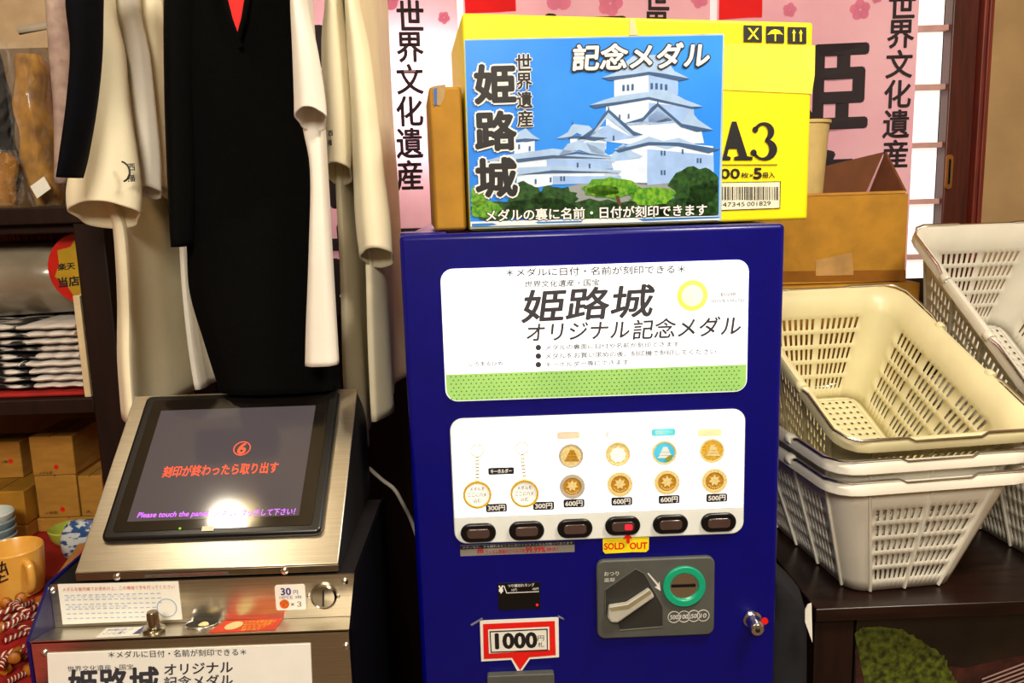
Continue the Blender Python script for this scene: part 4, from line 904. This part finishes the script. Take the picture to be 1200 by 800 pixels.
wrapped('black cloth in clear film on the upper shelf, at the left edge', -62, 29, 48, .25, .07, blk_cl, 2, .02, strap)
wrapped('ochre packet in clear film standing on the upper shelf beside the black sleeve', 35, 76, 52, .25, .085, gold_cl, 5, -.02, tagw)
wrapped('small crumpled ochre packet low at the left end of the upper shelf', -20, 26, 176, .195, .03, mat('tan_fabric', 'B07C34', .5, scale=30, hex2='7A5018', coat=.3), 8)
wall_l = thing('grey_rod', 'short grey rod above the wrapped packets, fixed to the rack', 'rod', tuple(U(42, 34, .4)))
pa, pb_ = U(22, 36, .40), U(64, 28, .40)
MB().tube([pa, pb_, Vector((pb_.x + .01, .619, pb_.z))], .007, 10).build('rod', mat('rod_grey', '9A8E7C', .5), wall_l)
# panel behind the upper shelf
MB().box((rl, yb_ + .013, tzl), (rx1 + .0, yb_ + .024, ztop)).build('upper_back_panel', mat('beige_panel', 'B49A78', .8, var=.04), rk)

# folded printed cloths on the middle shelf
xL, xR = U(-75, 420, .18).x, rx0 - .02
prt = mat('black_white_print', 'E4DED6', .55, scale=38, hex2='17161A', stretch=(.6, 1, 3), coat=.4)
prt.node_tree.nodes['Color Ramp'].color_ramp.elements[0].position = .44; prt.node_tree.nodes['Color Ramp'].color_ramp.elements[1].position = .52
prw = mat('white_cloth_fold', 'E0DAD4', .55, var=.03, coat=.3)
rt = thing('red_tray_cloth', 'folded red cloth lying under the stack of printed cloths', 'cloth', ((xL + xR) / 2, .3, zm1))
zr_ = U(50, 459.5, YR + .02).z
MB().box((xL, YR + .016, zm1 + .0005), (xR, .47, zr_)).build('cloth', red_cloth, rt, bevel=.004, seg=3)
ztopc = U(60, 378, .19).z; nC = 9; zc = zr_ + .0012; hC = (ztopc - zc) / nC
rnd = random.Random(11)
cl_lab = ['at the bottom of the stack, on the red cloth', 'second from the bottom of the stack', 'third from the bottom of the stack', 'fourth from the bottom of the stack', 'in the middle of the stack', 'fourth from the top of the stack', 'third from the top of the stack', 'second from the top of the stack', 'on top of the stack, under the grey bag']
def fold_packet(x0, x1, y0, y1, z0_, h_, seed, tilt=0):
    r = random.Random(seed); rings = []; p1, p2 = r.uniform(0, 6), r.uniform(0, 6); nx = 26
    for i in range(nx + 1):
        x = x0 + (x1 - x0) * i / nx; ring = []
        for k in range(16):
            th = 2 * math.pi * k / 16; c_, s2 = math.cos(th), math.sin(th)
            y = (y0 + y1) / 2 + (y1 - y0) / 2 * abs(c_) ** .35 * (1 if c_ > 0 else -1) + .003 * math.sin(i * .6 + p1)
            zz = z0_ + h_ / 2 + h_ / 2 * abs(s2) ** .7 * (1 if s2 > 0 else -1) * (1 - .3 * max(0, math.sin(i * .55 + p2)) * (1 if s2 > 0 else 0))
            ring.append((x, y, zz + tilt * (i / nx) * h_))
        rings.append(ring)
    return MB().loft(rings, True, True, True)
for i in range(nC):
    t = thing('folded_cloth', 'printed cloth folded in film, ' + cl_lab[i], 'cloth', ((xL + xR) / 2, .3, zc), group='folded printed cloths on the middle shelf')
    dx = rnd.uniform(-.006, .006); xm = xL + (xR - xL) * rnd.uniform(.58, .74)
    y0 = YR + .02 + rnd.uniform(0, .008)
    fold_packet(xL + dx, xm, y0 + .002, .44, zc, hC * .97, i, 0).build('printed_side', prt, t)
    fold_packet(xm - .01, xR + dx * .5 - .003, y0, .44, zc + .0005, hC * .93, i + 40, 0).build('plain_fold', prw, t)
    zc += hC
# grey bag with round sticker lying on the stack
gb_ = thing('plastic_bag_bundle', 'greyish plastic-wrapped bundle with a round red and yellow sticker on the stack', 'bag', ((xL + xR) / 2, .3, zc))
xg1 = rx0 - .018; zg = U(20, 287, .22).z
rings = []
nB = 18
for j in range(nB + 1):
    t = j / nB; ring = []
    for k in range(30):
        th = 2 * math.pi * k / 30; c_, s2 = math.cos(th), math.sin(th)
        x = (xL - .05 + xg1) / 2 + (xg1 - xL + .05) / 2 * abs(c_) ** .4 * (1 if c_ > 0 else -1) * (.9 + .1 * math.sin(math.pi * t))
        yy = .33 - .025 * t + .11 * abs(s2) ** .6 * (1 if s2 > 0 else -1) * (.25 + .75 * math.sin(math.pi * (.08 + .86 * t)) ** .6) + .003 * math.sin(7 * th + 4 * t)
        ring.append((x, yy, zc + .001 + (zg - zc) * t + .035 * (x - xL) * (1 - t)))
    rings.append(ring)
MB().loft(rings, True, True, True).build('bag', mat('milky_plastic', '9C9280', .3, scale=14, hex2='857A66', bump=.3, bscale=40, coat=.4), gb_)
PSB = Plane((0, .2085, ZT), XAX, (0, -.02, 1))
def clipx(pts): return [Vector((min(p.x, rx0 - .021), p.y, p.z)) for p in pts]
u_, v_ = PSB.uv(99, 315); s_k = PSB.mpp(99, 315)
k = MB(); k.prism(clipx([PSB.pt(u_ + 42 * s_k * math.cos(2 * math.pi * i / 60), v_ + 42 * s_k * math.sin(2 * math.pi * i / 60), -.004) for i in range(60)]), PSB.n * .004); k.build('sticker', mat('sticker_red2', 'C21A0C', .4), gb_, smooth=False)
k = MB(); k.flat(clipx(starpoly(PSB, (99, 315), 7, 29, 36, .0006)[::-1])); k.build('sticker_star', mat('sticker_gold', 'B89420', .4), gb_, smooth=False)
k = MB(); k.text('楽天', PSB, (68, 313), (88, 311), 8, .0012, .03).text('当店', PSB, (69, 331), (93, 328.5), 11, .0012, .035); k.build('sticker_lettering', ink, gb_, smooth=False)

# cartons on the table inside the rack
YC = .30
def carton(label, quad, y, d_, m_, group='brown cartons under the rack', dot=None, txt=None, zfix=None):
    (xa_, ya_), (xb2, yb2) = quad; A, B = U(xa_, yb2, y), U(xb2, yb2, y); z1_ = U((xa_ + xb2) / 2, ya_, y).z; z0_ = A.z if zfix is None else zfix
    t = thing('carton', label, 'box', ((A.x + B.x) / 2, y + d_ / 2, z0_), group=group)
    MB().box((A.x + .001, y, z0_ + .0005), (B.x - .001, y + d_, z1_)).build('box', m_, t, bevel=.002)
    P_ = Plane((0, y, ZT), XAX, ZAX)
    MB().box(((A.x + B.x) / 2 - .0006, y - .0003, z1_ - .002), ((A.x + B.x) / 2 + .0006, y + d_ - .003, z1_ + .0004)).build('lid_seam', card_in, t, smooth=False)
    if dot: m = MB(); disc(m, P_, dot, 2.6, 0, .0008, 16); m.build('red_dot', red_print, t, smooth=False)
    if txt: m = MB(); m.text(txt[0], P_, txt[1], txt[2], 3.2, .0008); m.build('lettering', ink, t, smooth=False)
    return z1_
zD = carton('brown carton at the bottom of the stack behind the green cup', ((49, 606), (125, 660)), YC, .12, card, zfix=tzl)
zB = carton('brown carton with a red dot, middle of the stack behind the green cup', ((45, 557), (95, 606)), YC, .12, card, dot=(73.5, 596.5), txt=('小判型', (53, 601.2), (68, 600)), zfix=zD)
carton('brown carton with a red dot, topmost under the shelf', ((38, 511), (90, 557)), YC, .12, card, dot=(66, 547), txt=('メダル用', (46, 554.4), (61, 553.2)), zfix=zB)
carton('narrow brown carton wedged beside the middle one, next to the kiosk', ((95.5, 557), (125, 606)), YC, .12, card, txt=('大', (100, 599.5), (108, 599)), zfix=zD)
zG = carton('brown carton at the bottom behind the yellow mug', ((-30, 616), (38, 662)), YC - .03, .13, card, zfix=tzl)
zF = carton('brown carton with crossed paper seams above the mug', ((-30, 576), (33, 616)), YC - .03, .13, card_lt, zfix=zG)
carton('brown carton with a red dot at the left edge, near the shelf post', ((-35, 518), (28, 557)), YC + .04, .06, card, dot=(12.5, 540), txt=('1個', (2, 541), (9, 540.5)), zfix=zF)

# pottery and small goods on the red cloth
def cup(name, label, c, r0, r1, h_, m_, loc, wall=.003):
    t = thing(name, label, c, loc)
    L0 = Vector(loc)
    MB().lathe([(r0 * .8, 0), (r0, .003), (r0 * .35 + r1 * .65, h_ * .45), (r1, h_ - .002), (r1 - wall / 2, h_), (r1 - wall, h_ - .002), (r0 - wall, .006), (0, .006)], L0, ZAX, 40).build('bowl' if c == 'bowl' else 'body', m_, t)
    return t
mug_m = mat('yellow_glaze', 'D49A3C', .3, var=.08, scale=20, coat=.4, hex2='DCA84C')
ml = Vector((U(21, 690, .07).x, .07, tzl)); mr = (U(50, 660, .07).x - ml.x)
mh = U(22, 640, .07).z - tzl
mg = cup('mug', 'yellow glazed mug with black brush marks on the red cloth', 'mug', mr * .86, mr, mh, mug_m, (ml.x, .07 + .0, tzl))
hpt = [(.0, .74), (.18, .80), (.33, .70), (.36, .5), (.28, .30), (.08, .20)]
hdir = Vector((.95, -.75, 0)).normalized()
MB().tube([Vector(r) for r in smoothstep_rows([tuple(Vector((ml.x, .07, tzl)) + hdir * (mr * .90 + mr * a_ * 1.1) + Vector((0, 0, mh * b_))) for a_, b_ in hpt], 20)], .0058, 10).build('handle', mug_m, mg)
k = MB(); PMg = Plane((0, .07 - mr * .80, tzl), XAX, ZAX)
wrapm = lambda p: Vector((p.x, .07 - math.sqrt(max(1e-6, (mr * (.91 + .07 * (p.z - tzl) / mh) + .0012) ** 2 - (p.x - ml.x) ** 2)), p.z))
for st_ in ([(2, 660), (10, 658)], [(6, 655), (5, 668)], [(1, 668), (11, 664)], [(9, 660), (12, 671)], [(0, 674), (9, 672)], [(4, 671), (2, 682)], [(2, 680), (12, 676)]):
    (xa, ya), (xb, yb2) = st_; q_ = [PMg.px(xa + (xb - xa) * i / 6, ya + (yb2 - ya) * i / 6) for i in range(7)]
    k.tube([wrapm(p) for p in q_], .0011, 6)
k.build('brush_marks', ink, mg, smooth=False)
cup('small_cup', 'lime green cup beside the brown cartons', 'cup', .024, .034, U(74, 621, .235).z - tzl, mat('lime_glaze', 'AEBC48', .3, var=.05, coat=.4), (U(85, 640, .25).x, .25, tzl))
bl_ = (U(-6, 640, .2).x, .2, tzl); bz = tzl
grey_g = [mat('teal_glaze', '6E8488', .3, var=.08), mat('pale_glaze', 'B8C0BC', .3, var=.06)]
for i in range(5):
    cup('stacked_bowl', 'grey-blue bowl behind the yellow mug, ' + ('at the bottom of the pile', 'second in the pile from below', 'in the middle of the pile', 'second in the pile from the top', 'pale and on top of the pile')[i], 'bowl', .022, .034, .026, grey_g[1] if i == 4 else grey_g[0], (bl_[0], bl_[1], bz)); ORG; bz += .0125
for o_ in [o for o in COL.objects if o.name.startswith('stacked_bowl')]: o_['group'] = 'pile of bowls behind the mug'
# framed tray with red border and a blue wave pouch
fy = .16; fa, fb = U(60, 690, .06), U(98, 640, .2)
tr = thing('souvenir_frame', 'small wooden frame with a red border lying beside the kiosk', 'frame', (U(84, 668, .1).x, .1, tzl))
fx0, fx1_ = U(62, 680, .08).x, bx0 - .012 + .04
fx0 = U(66, 672, .08).x; fx1_ = min(fx0 + .075, bx0 - .016); fy0, fy1 = .06, .152; lift = .012
Zt = lambda y: tzl + .004 + (y - fy0) * .25
MB().hexa([(fx0, fy0, tzl + .001), (fx1_, fy0, tzl + .001), (fx1_, fy1, tzl + .001), (fx0, fy1, tzl + .001)], [(fx0, fy0, Zt(fy0) + .012), (fx1_, fy0, Zt(fy0) + .012), (fx1_, fy1, Zt(fy1) + .012), (fx0, fy1, Zt(fy1) + .012)]).build('wood_frame', mat('pale_frame_wood', 'A8703A', .5, var=.08), tr, bevel=.002)
def trq(i0, i1, dz): return [(fx0 + i0, fy0 + i1, Zt(fy0 + i1) + dz), (fx1_ - i0, fy0 + i1, Zt(fy0 + i1) + dz), (fx1_ - i0, fy1 - i1, Zt(fy1 - i1) + dz), (fx0 + i0, fy1 - i1, Zt(fy1 - i1) + dz)]
MB().flat(trq(.014, .016, .0126)).build('red_border', red_print, tr, smooth=False)
MB().flat(trq(.022, .024, .0132)).build('white_panel', white_paper, tr, smooth=False)
wave = mat('blue_wave_print', '1E4C8A', .4, scale=60, stretch=(1, 1, 2.4), hex2='C8D4D4', coat=.6)
wave.node_tree.nodes['Color Ramp'].color_ramp.elements[0].position = .47; wave.node_tree.nodes['Color Ramp'].color_ramp.elements[1].position = .53
p0_ = U(92, 640, .17)
pc = thing('patterned_pouch', 'blue and white patterned pouch in clear film behind the kiosk', 'pouch', (p0_.x, .176, tzl))
p0 = U(92, 640, .17)
pillow(p0.x - .004, .176, tzl + .003, .062, .026, U(100, 611, .176).z - tzl, 4, .2).build('pouch', wave, pc)
# twisted red and white cords
RW = [mat('cord_red', '7E0E0A', .6), mat('cord_white', 'D8CDB8', .6)]
och = mat('ochre_charm', 'B87418', .5, scale=60, hex2='8A4A10')
rnd = random.Random(21)
cords = [((2, 724), (46, 706), .0), ((0, 737), (44, 720), .0), ((4, 752), (46, 738), 0), ((12, 716), (38, 705), .0), ((0, 770), (40, 754), .002), ((6, 786), (36, 768), 0), ((14, 742), (38, 774), .011), ((0, 714), (16, 706), .0), ((8, 800), (34, 786), 0), ((27, 718), (39, 735), .020), ((-6, 730), (8, 716), .010), ((-2, 760), (30, 742), .022), ((2, 795), (22, 778), .012), ((20, 790), (42, 745), .020)]
clab = ['along the front of the mug', 'lying second below the mug', 'in the middle of the pile', 'close under the mug handle', 'below the middle of the pile', 'low in the pile near the kiosk', 'crossing over the pile downwards', 'touching the left of the mug', 'lowest of the pile', 'crossing the upper cords', 'on top at the left edge', 'slanting over the middle of the pile', 'slanting over the bottom of the pile', 'uppermost, steep beside the kiosk']
for i, (a_, b_, dz) in enumerate(cords):
    pa, pb_ = UZ(*a_, tzl + .005), UZ(*b_, tzl + .005); q = (pb_ - pa); nrm = Vector((-q.y, q.x, 0)).normalized()
    bend = rnd.uniform(-.02, .02); pts = []
    for j in range(41):
        t = j / 40; pts.append(pa + q * t + nrm * bend * math.sin(math.pi * t) + Vector((0, 0, .0002 + dz + .004 * math.sin(math.pi * t) * (1 if dz else 0))))
    t = thing('braided_cord', 'red and white twisted cord strap ' + clab[i], 'cord', tuple((pa + pb_) / 2), group='braided cord straps on the table')
    MB().tube(pts, .0036, 12, mi=lambda r_, c_: 1 if (r_ + c_) % 6 < 2 else 0).build('cord', RW, t)
    e = pts[0] if i % 2 else pts[-1]
    MB().lathe([(.003, -.006), (.007, -.003), (.007, .004), (.003, .007)], e + Vector((0, 0, .002)), q, 14).build('end_bead', och, t)
# ---------------------------------------------------------------- right side: table, baskets, cartons
TZ = ZT - .60
tl = thing('low_table', 'dark wooden table under the white baskets, right of the vending machine', 'table', (.9, .5, 0))
tx0, ty0 = UZ(955, 712, TZ).x, UZ(1060, 709.5, TZ).y
MB().box((tx0, ty0, TZ - .022), (1.75, .93, TZ)).build('table_top', wood_top, tl, bevel=.002)
sx1 = U(1000, 760, ty0 + .012).x
MB().box((tx0 + .004, ty0 + .012, 0), (sx1, .9, TZ - .022)).build('side_panel', wood_dk, tl, bevel=.002)
MB().box((1.70, ty0 + .012, 0), (1.745, .9, TZ - .022)).build('side_panel', wood_dk, tl, bevel=.002)
MB().box((sx1, .88, .05), (1.70, .9, TZ - .022)).build('back_panel', wood_dk, tl)
MB().box((sx1, ty0 + .03, .40), (1.70, .88, .42)).build('shelf', wood_dk, tl)
# printed garden box on the shelf of the table
gy = ty0 + .05; PG = Plane((0, gy, ZT), XAX, ZAX)
gt = thing('garden_print_box', 'box printed with a mossy garden scene inside the dark table', 'box', (.8, gy + .1, .42))
gx0, gz1 = U(1000, 760, gy).x + .003, TZ - .026
MB().box((gx0, gy, .4205), (gx0 + .62, gy + .22, gz1)).build('box', mat('print_dusk', '1C140E', .45, var=.3, scale=14, coat=.4), gt, bevel=.002)
moss = mat('print_moss', '1E2A0A', .45, scale=90, hex2='5E6A1C', coat=.4); maroon = mat('print_maroon', '241010', .45, scale=40, hex2='46201C', coat=.4)
MB().flat([PG.px(*p, .0006) for p in ((1002, 760), (1040, 752), (1080, 775), (1130, 782), (1180, 770), (1240, 760), (1240, 850), (1004, 850))][::-1]).build('maroon_print', maroon, gt, smooth=False)
rnd = random.Random(9)
for nm, pts in (('moss_print', [(1001, 742), (1010, 735), (1035, 733), (1060, 738), (1078, 750), (1090, 757), (1106, 768), (1112, 784), (1122, 800), (1120, 850), (1004, 850)]),):
    jit = []
    for i in range(len(pts) - 1):
        (xa, ya), (xb, yb2) = pts[i], pts[i + 1]
        for j in range(6):
            t = j / 6; jit.append((xa + (xb - xa) * t + (rnd.uniform(-1.6, 1.6) if 0 < i < 8 else 0), ya + (yb2 - ya) * t + (rnd.uniform(-1.6, 1.6) if i < 8 else 0)))
    MB().flat([PG.px(*p, .0012) for p in jit][::-1]).build(nm, moss, gt, smooth=False)
m = MB()
for i in range(5): m.flat([PG.px(*p, .0018) for p in ((1150, 794 + i * 5), (1262, 752 + i * 5), (1262, 754 + i * 5), (1150, 796 + i * 5))][::-1])
m.build('rail_print', mat('print_rail', 'A88C86', .45), gt, smooth=False)

# dark bag standing between machine and table
dbx0, dbx1 = .262, tx0 - .006
bgz = U(930, 672, .10).z
db = thing('dark_cloth_bag', 'dark navy cloth bag with a pale edge between the vending machine and the table', 'bag', ((dbx0 + dbx1) / 2, .13, 0))
rings = []
for t, wl, wr in ((0, .0, 1), (.1, -.0, 1.02), (.5, 0, 1.0), (.8, 0, .98), (.9, 0, .95), (.95, 0, .8), (.98, 0, .5), (1.0, 0, .25)):
    xa = dbx0; xb = dbx0 + (dbx1 - dbx0) * wr * .97; z = .004 + (bgz) * t; ring = []
    for k in range(28):
        th = 2 * math.pi * k / 28; c_, s2 = math.cos(th), math.sin(th)
        ring.append(((xa + xb) / 2 + (xb - xa) / 2 * abs(c_) ** .6 * (1 if c_ > 0 else -1), .15 + (.09 - .03 * t) * abs(s2) ** .7 * (1 if s2 > 0 else -1) + .004 * math.sin(5 * th + 6 * t), z))
    rings.append(ring)
MB().loft(rings, True, True, True).build('bag_body', mat('navy_bag', '0E1018', .75, var=.2, scale=20, bump=.3, bscale=60), db)
PD = Plane((0, .060, ZT), XAX, ZAX)
MB().prism([PD.px(*p) for p in ((946, 708), (950.5, 706), (951.5, 752), (948, 742), (943, 728), (943, 714))][::-1], (0, -.002, 0)).build('pale_edge', white_paper, db, smooth=False)

def basket_parts(root, m_, W=.305, L=.43, H=.205, w_=.178, l_=.30):
    r1, r0 = .045, .03
    def contour(t, grow=0):
        Wt, Lt, r = w_ + (W - w_) * t + grow, l_ + (L - l_) * t + grow, r0 + (r1 - r0) * t
        return Wt / 2, Lt / 2, r
    # column fractions along the outline: (side, fraction) list with slot flags
    cols = []                                              # (fn(t)->(x,y), slot?)
    def side(n, groups, edge):
        out = [(0, False)]; pos = []
        gaps = len(groups) - 1; gapw = .045; usable = 1 - 2 * edge - gaps * gapw; tot = sum(groups); x = edge
        for g, cnt in enumerate(groups):
            cw = usable / tot
            for i in range(cnt): pos.append((x + cw * .24, x + cw * .76)); x += cw
            x += gapw
        return pos
    segs = []
    fpos, spos = side(0, [7, 7], .05), side(0, [6, 7, 6], .06)
    for sd in range(4):
        pos = fpos if sd % 2 == 0 else spos; u = 0
        for a_, b_ in pos: segs.append((sd, u, a_, False)); segs.append((sd, a_, b_, True)); u = b_
        segs.append((sd, u, 1.0, False))
        for q in range(4): segs.append((sd, 1 + q / 4, 1 + (q + 1) / 4, False))
    def pt(sd, u, t, off=0):
        hx, hy, r = contour(t); hx += off; hy += off
        cs = [(-hx + r, -hy), (hx, -hy + r), (hx - r, hy), (-hx, hy - r)]; ce = [(hx - r, -hy), (hx, hy - r), (-hx + r, hy), (-hx, -hy + r)]
        cc = [(hx - r, -hy + r), (hx - r, hy - r), (-hx + r, hy - r), (-hx + r, -hy + r)]
        if u <= 1: a_, b_ = cs[sd], ce[sd]; return a_[0] + (b_[0] - a_[0]) * u, a_[1] + (b_[1] - a_[1]) * u
        an = math.radians(-90 + 90 * sd + 90 * (u - 1)); return cc[sd][0] + r * math.cos(an), cc[sd][1] + r * math.sin(an)
    rowz = [0, .10]
    nrow = 5; x = .10; rh = (.80 - .10) / nrow
    rows = [(0, .10, False)]
    for i in range(nrow): rows.append((x, x + rh * .72, True)); rows.append((x + rh * .72, x + rh, False)); x += rh
    rows.append((.80, 1, False))
    mb = MB(); vid = {}
    def V(sd, u, t):
        x_, y_ = pt(sd, u, t); k = (round(x_, 5), round(y_, 5), round(t, 4))
        if k not in vid: vid[k] = len(mb.v); mb.v.append(Vector((x_, y_, t * H)))
        return vid[k]
    for sd, a_, b_, sl in segs:
        for t0, t1, rs2 in rows:
            if sl and rs2: continue
            mb.f.append([V(sd, a_, t0), V(sd, b_, t0), V(sd, b_, t1), V(sd, a_, t1)]); mb.m.append(0)
    o = mb.build('basket_wall', m_, root, solid=.0026, local=True)
    # floor grid with square holes
    hx, hy, r = contour(0); mb = MB(); nx, ny = 11, 17; xs_ = [-hx + .012]; ys_ = [-hy + .012]
    for n_, arr, h_ in ((nx, xs_, hx), (ny, ys_, hy)):
        st = (2 * h_ - .024) / n_
        for i in range(n_): arr += [arr[0] + st * (i + .28), arr[0] + st * (i + .72)]
        arr.append(h_ - .012)
    vid = {}
    def G(i, j):
        if (i, j) not in vid: vid[(i, j)] = len(mb.v); mb.v.append(Vector((xs_[i], ys_[j], .003)))
        return vid[(i, j)]
    for i in range(len(xs_) - 1):
        for j in range(len(ys_) - 1):
            if i % 2 == 1 and j % 2 == 1: continue
            mb.f.append([G(i, j), G(i + 1, j), G(i + 1, j + 1), G(i, j + 1)]); mb.m.append(0)
    inn = [Vector((max(-hx + .012, min(hx - .012, p.x)), max(-hy + .012, min(hy - .012, p.y)), .003)) for p in [Vector((*pt(s_, u_, 0), 0)) for s_, u_, _, _ in segs]]
    outr = [Vector((*pt(s_, u_, 0), .0015)) for s_, u_, _, _ in segs]
    mb.loft([outr, inn], True)
    mb.build('basket_floor', m_, root, solid=.003, local=True)
    # rolled rim, vertical ribs, handle lugs
    def outline(t, off, z): return [Vector((*pt(s_, u_, t, off), z)) for s_, u_, _, _ in segs]
    prof = [(-.002, H - .004), (-.001, H), (.004, H + .003), (.010, H + .002), (.013, H - .003), (.013, H - .014), (.0105, H - .014), (.010, H - .005), (.002, H - .005)]
    MB().loft([outline(1, o_, z_) for o_, z_ in prof] + [outline(1, *prof[0])]).build('rim', m_, root, local=True)
    mb = MB()
    for sd, us in ((0, (.02, .5, .98)), (2, (.02, .5, .98)), (1, (.0, .335, .665, 1.0)), (3, (.0, .335, .665, 1.0))):
        for u in us:
            ps_ = [Vector((*pt(sd, u, t, .0022), t * H)) for t in (.0, .45, .9)]
            mb.tube(ps_, .0028, 6)
    mb.build('rib', m_, root, local=True)
    for sgn in (-1, 1):
        for yy in (-.075, .075):
            x_ = sgn * (W / 2 + .010)
            MB().lathe([(.0075, -.007), (.009, -.004), (.009, .004), (.0075, .007)], (x_, yy, H - .001), (0, 1, 0), 14).build('handle_lug', m_, root, local=True)
    for sy in (-1, 1):
        e = sy * (L / 2 + .008); y0 = sy * .075; hw = W / 2 + .012; z_ = H + .006; c1, c2, dz = hw - .02, W * .17, .005
        p = [(-hw, y0 - sy * .010, H - .004), (-hw, y0 + sy * .012, H + .001), (-hw, y0 + sy * .03, z_), (-hw, e - sy * .03, z_), (-hw + .012, e - sy * .008, z_), (-hw + .03, e, z_), (-c2 - .012, e, z_), (-c2, e + sy * .003, z_ - dz), (c2, e + sy * .003, z_ - dz), (c2 + .012, e, z_), (hw - .03, e, z_), (hw - .012, e - sy * .008, z_), (hw, e - sy * .03, z_), (hw, y0 + sy * .03, z_), (hw, y0 + sy * .012, H + .001), (hw, y0 - sy * .010, H - .004)]
        MB().tube(p, .0022, 8).build('wire_handle', chrome, root, local=True)
BH, BL = .205, .43
def put(root, P, tilt, yaw):                 # P: middle of the front rim
    R_ = Matrix.Rotation(yaw, 3, 'Z') @ Matrix.Rotation(tilt, 3, 'X')
    root.matrix_world = Matrix.Translation(P + R_ @ Vector((0, BL / 2, -BH))) @ R_.to_4x4()
def dup(root, label):
    r = root.copy(); COL.objects.link(r); r['label'] = label
    for ch in list(root.children): c_ = ch.copy(); COL.objects.link(c_); c_.parent = r
    return r
def make_basket(label, m_):
    t = thing('shopping_basket', label, 'basket', (0, 0, 0), group='stacked shopping baskets on the dark table'); basket_parts(t, m_); return t
rad = math.radians
bA = make_basket('white shopping basket standing on the table, lowest of the near stack', basket_m)
yw = rad(6)
c0 = Vector((.522, .108, 0))
put(bA, Vector((c0.x, c0.y, TZ + BH + .003)), 0, yw)
bB = dup(bA, 'white shopping basket nested second in the near stack'); put(bB, Vector((c0.x - .001, c0.y - .001, TZ + BH + .036)), rad(.8), yw)
bC = make_basket('ivory shopping basket tilted on top of the near stack', basket_c); put(bC, Vector((.528, .100, ZT - .322)), rad(23), rad(6))
bD = dup(bA, 'white shopping basket standing on the table, lowest of the far stack at the right edge'); c1 = Vector((.884, .15, 0))
put(bD, Vector((c1.x, c1.y, TZ + BH + .003)), 0, yw)
bE = dup(bA, 'white shopping basket nested second in the far stack at the right edge'); put(bE, Vector((c1.x, c1.y, TZ + BH + .040)), rad(.8), yw)
bF = make_basket('greyish white shopping basket tilted on top of the far stack', basket_g); put(bF, Vector((.874, .200, ZT - .292)), rad(35), rad(6.5))

# cartons behind
cy = .62
zc1, zc0 = U(1055, 227, cy).z, U(1055, 329, cy).z
cx1 = U(1062, 280, cy).x; cx0 = cx1 - .36
lx1 = U(1078, 335, .6).x
lc = thing('carton', 'large brown carton under the open one, behind the baskets', 'box', ((cx0 + lx1) / 2 - .02, .71, TZ))
MB().box((cx0 - .04, .598, TZ + .0005), (lx1, .83, zc0 - .002)).build('box', card_lt, lc, bevel=.003)
MB().box((cx0 - .03, .66, zc0 - .0021), (lx1 - .01, .70, zc0 - .0012)).build('tape', mat('brown_tape', '86561C', .3, var=.05), lc)
oc = thing('open_carton', 'brown carton with a raised flap behind the baskets, beside the yellow carton', 'box', ((cx0 + cx1) / 2, .72, zc0))
cb = .828; wt = .005
m = MB().box((cx0, cy, zc0), (cx1, cy + wt, zc1)).box((cx0, cb - wt, zc0), (cx1, cb, zc1)).box((cx0, cy + wt, zc0), (cx0 + wt, cb - wt, zc1)).box((cx1 - wt, cy + wt, zc0), (cx1, cb - wt, zc1)).box((cx0 + wt, cy + wt, zc0), (cx1 - wt, cb - wt, zc0 + wt))
m.build('box', card_lt, oc, smooth=False)
PC1 = Plane((0, cy, ZT), XAX, ZAX)
MB().hexa([(cx0 + .01, cy + .004, zc1 + .001), (cx1 - .004, cy + .004, zc1 + .001), (cx1 - .004, cy + .014, zc1 - .002), (cx0 + .01, cy + .014, zc1 - .002)], [(cx0 + .01, cy + .004, zc1 + .006), (cx1 - .004, cy + .004, zc1 + .006), (cx1 - .004, cy + .014, zc1 + .003), (cx0 + .01, cy + .014, zc1 + .003)]).build('front_flap', card, oc, smooth=False)
fl = [Vector((cx1 - .003, cy + .01, zc1 + .004)), Vector((cx1 - .003, cb - .01, zc1 + .004))]
ftop = [U(1034, 178, cb - .06), U(1034, 178, cb - .06)]
fp_ = Plane((0, cb - .022, ZT), XAX, ZAX)
q = [fp_.px(940, 232), Vector((cx1 - .006, cb - .022, zc1 + .002)), fp_.px(1036, 178), fp_.px(957, 197), fp_.px(900, 205)]
MB().prism(q, (0, .004, 0)).build('back_flap', card_in, oc, smooth=False)
q2 = [Vector((cx1 - .002, cy + .012, zc1 + .003)), Vector((cx1 - .002, cb - .03, zc1 + .003)), fp_.px(1035.5, 179) + Vector((0, -.006, 0))]
MB().prism(q2, (.004, 0, .002)).build('side_flap', card_in, oc, smooth=False)
m = MB(); m.prism([PC1.px(*p, .0002) for p in ((955, 305), (998, 296), (1000, 322), (956, 323))][::-1], (0, -.0008, 0)); m.build('tape', mat('paper_tape', 'B08A54', .35, var=.08), oc, smooth=False)
MB().prism([PC1.px(*p, .0002) for p in ((890, 318), (1061.5, 316), (1061.5, 329), (890, 330))][::-1], (0, -.0006, 0)).build('tape', mat('brown_tape', '86561C', .3, var=.05), oc, smooth=False)
cu = U(932, 222, .70)
cz0 = zc0 + .006; ct = U(945, 142, .70).z
tt = thing('cream_tub', 'cream plastic tub standing in the open carton beside the yellow carton', 'tub', (cu.x + .005, .70, cz0))
rt_ = U(972, 145, .70).x - cu.x - .005
MB().lathe([(rt_ * .62, 0), (rt_ * .94, ct - cz0 - .012), (rt_ * .94, ct - cz0 - .006), (rt_, ct - cz0 - .006), (rt_, ct - cz0), (rt_ * .9, ct - cz0), (rt_ * .88, ct - cz0 - .02), (rt_ * .58, .004), (0, .004)], (cu.x + .005, .70, cz0), ZAX, 36).build('tub_body', mat('cream_plastic', 'C6AE72', .5, var=.04), tt)
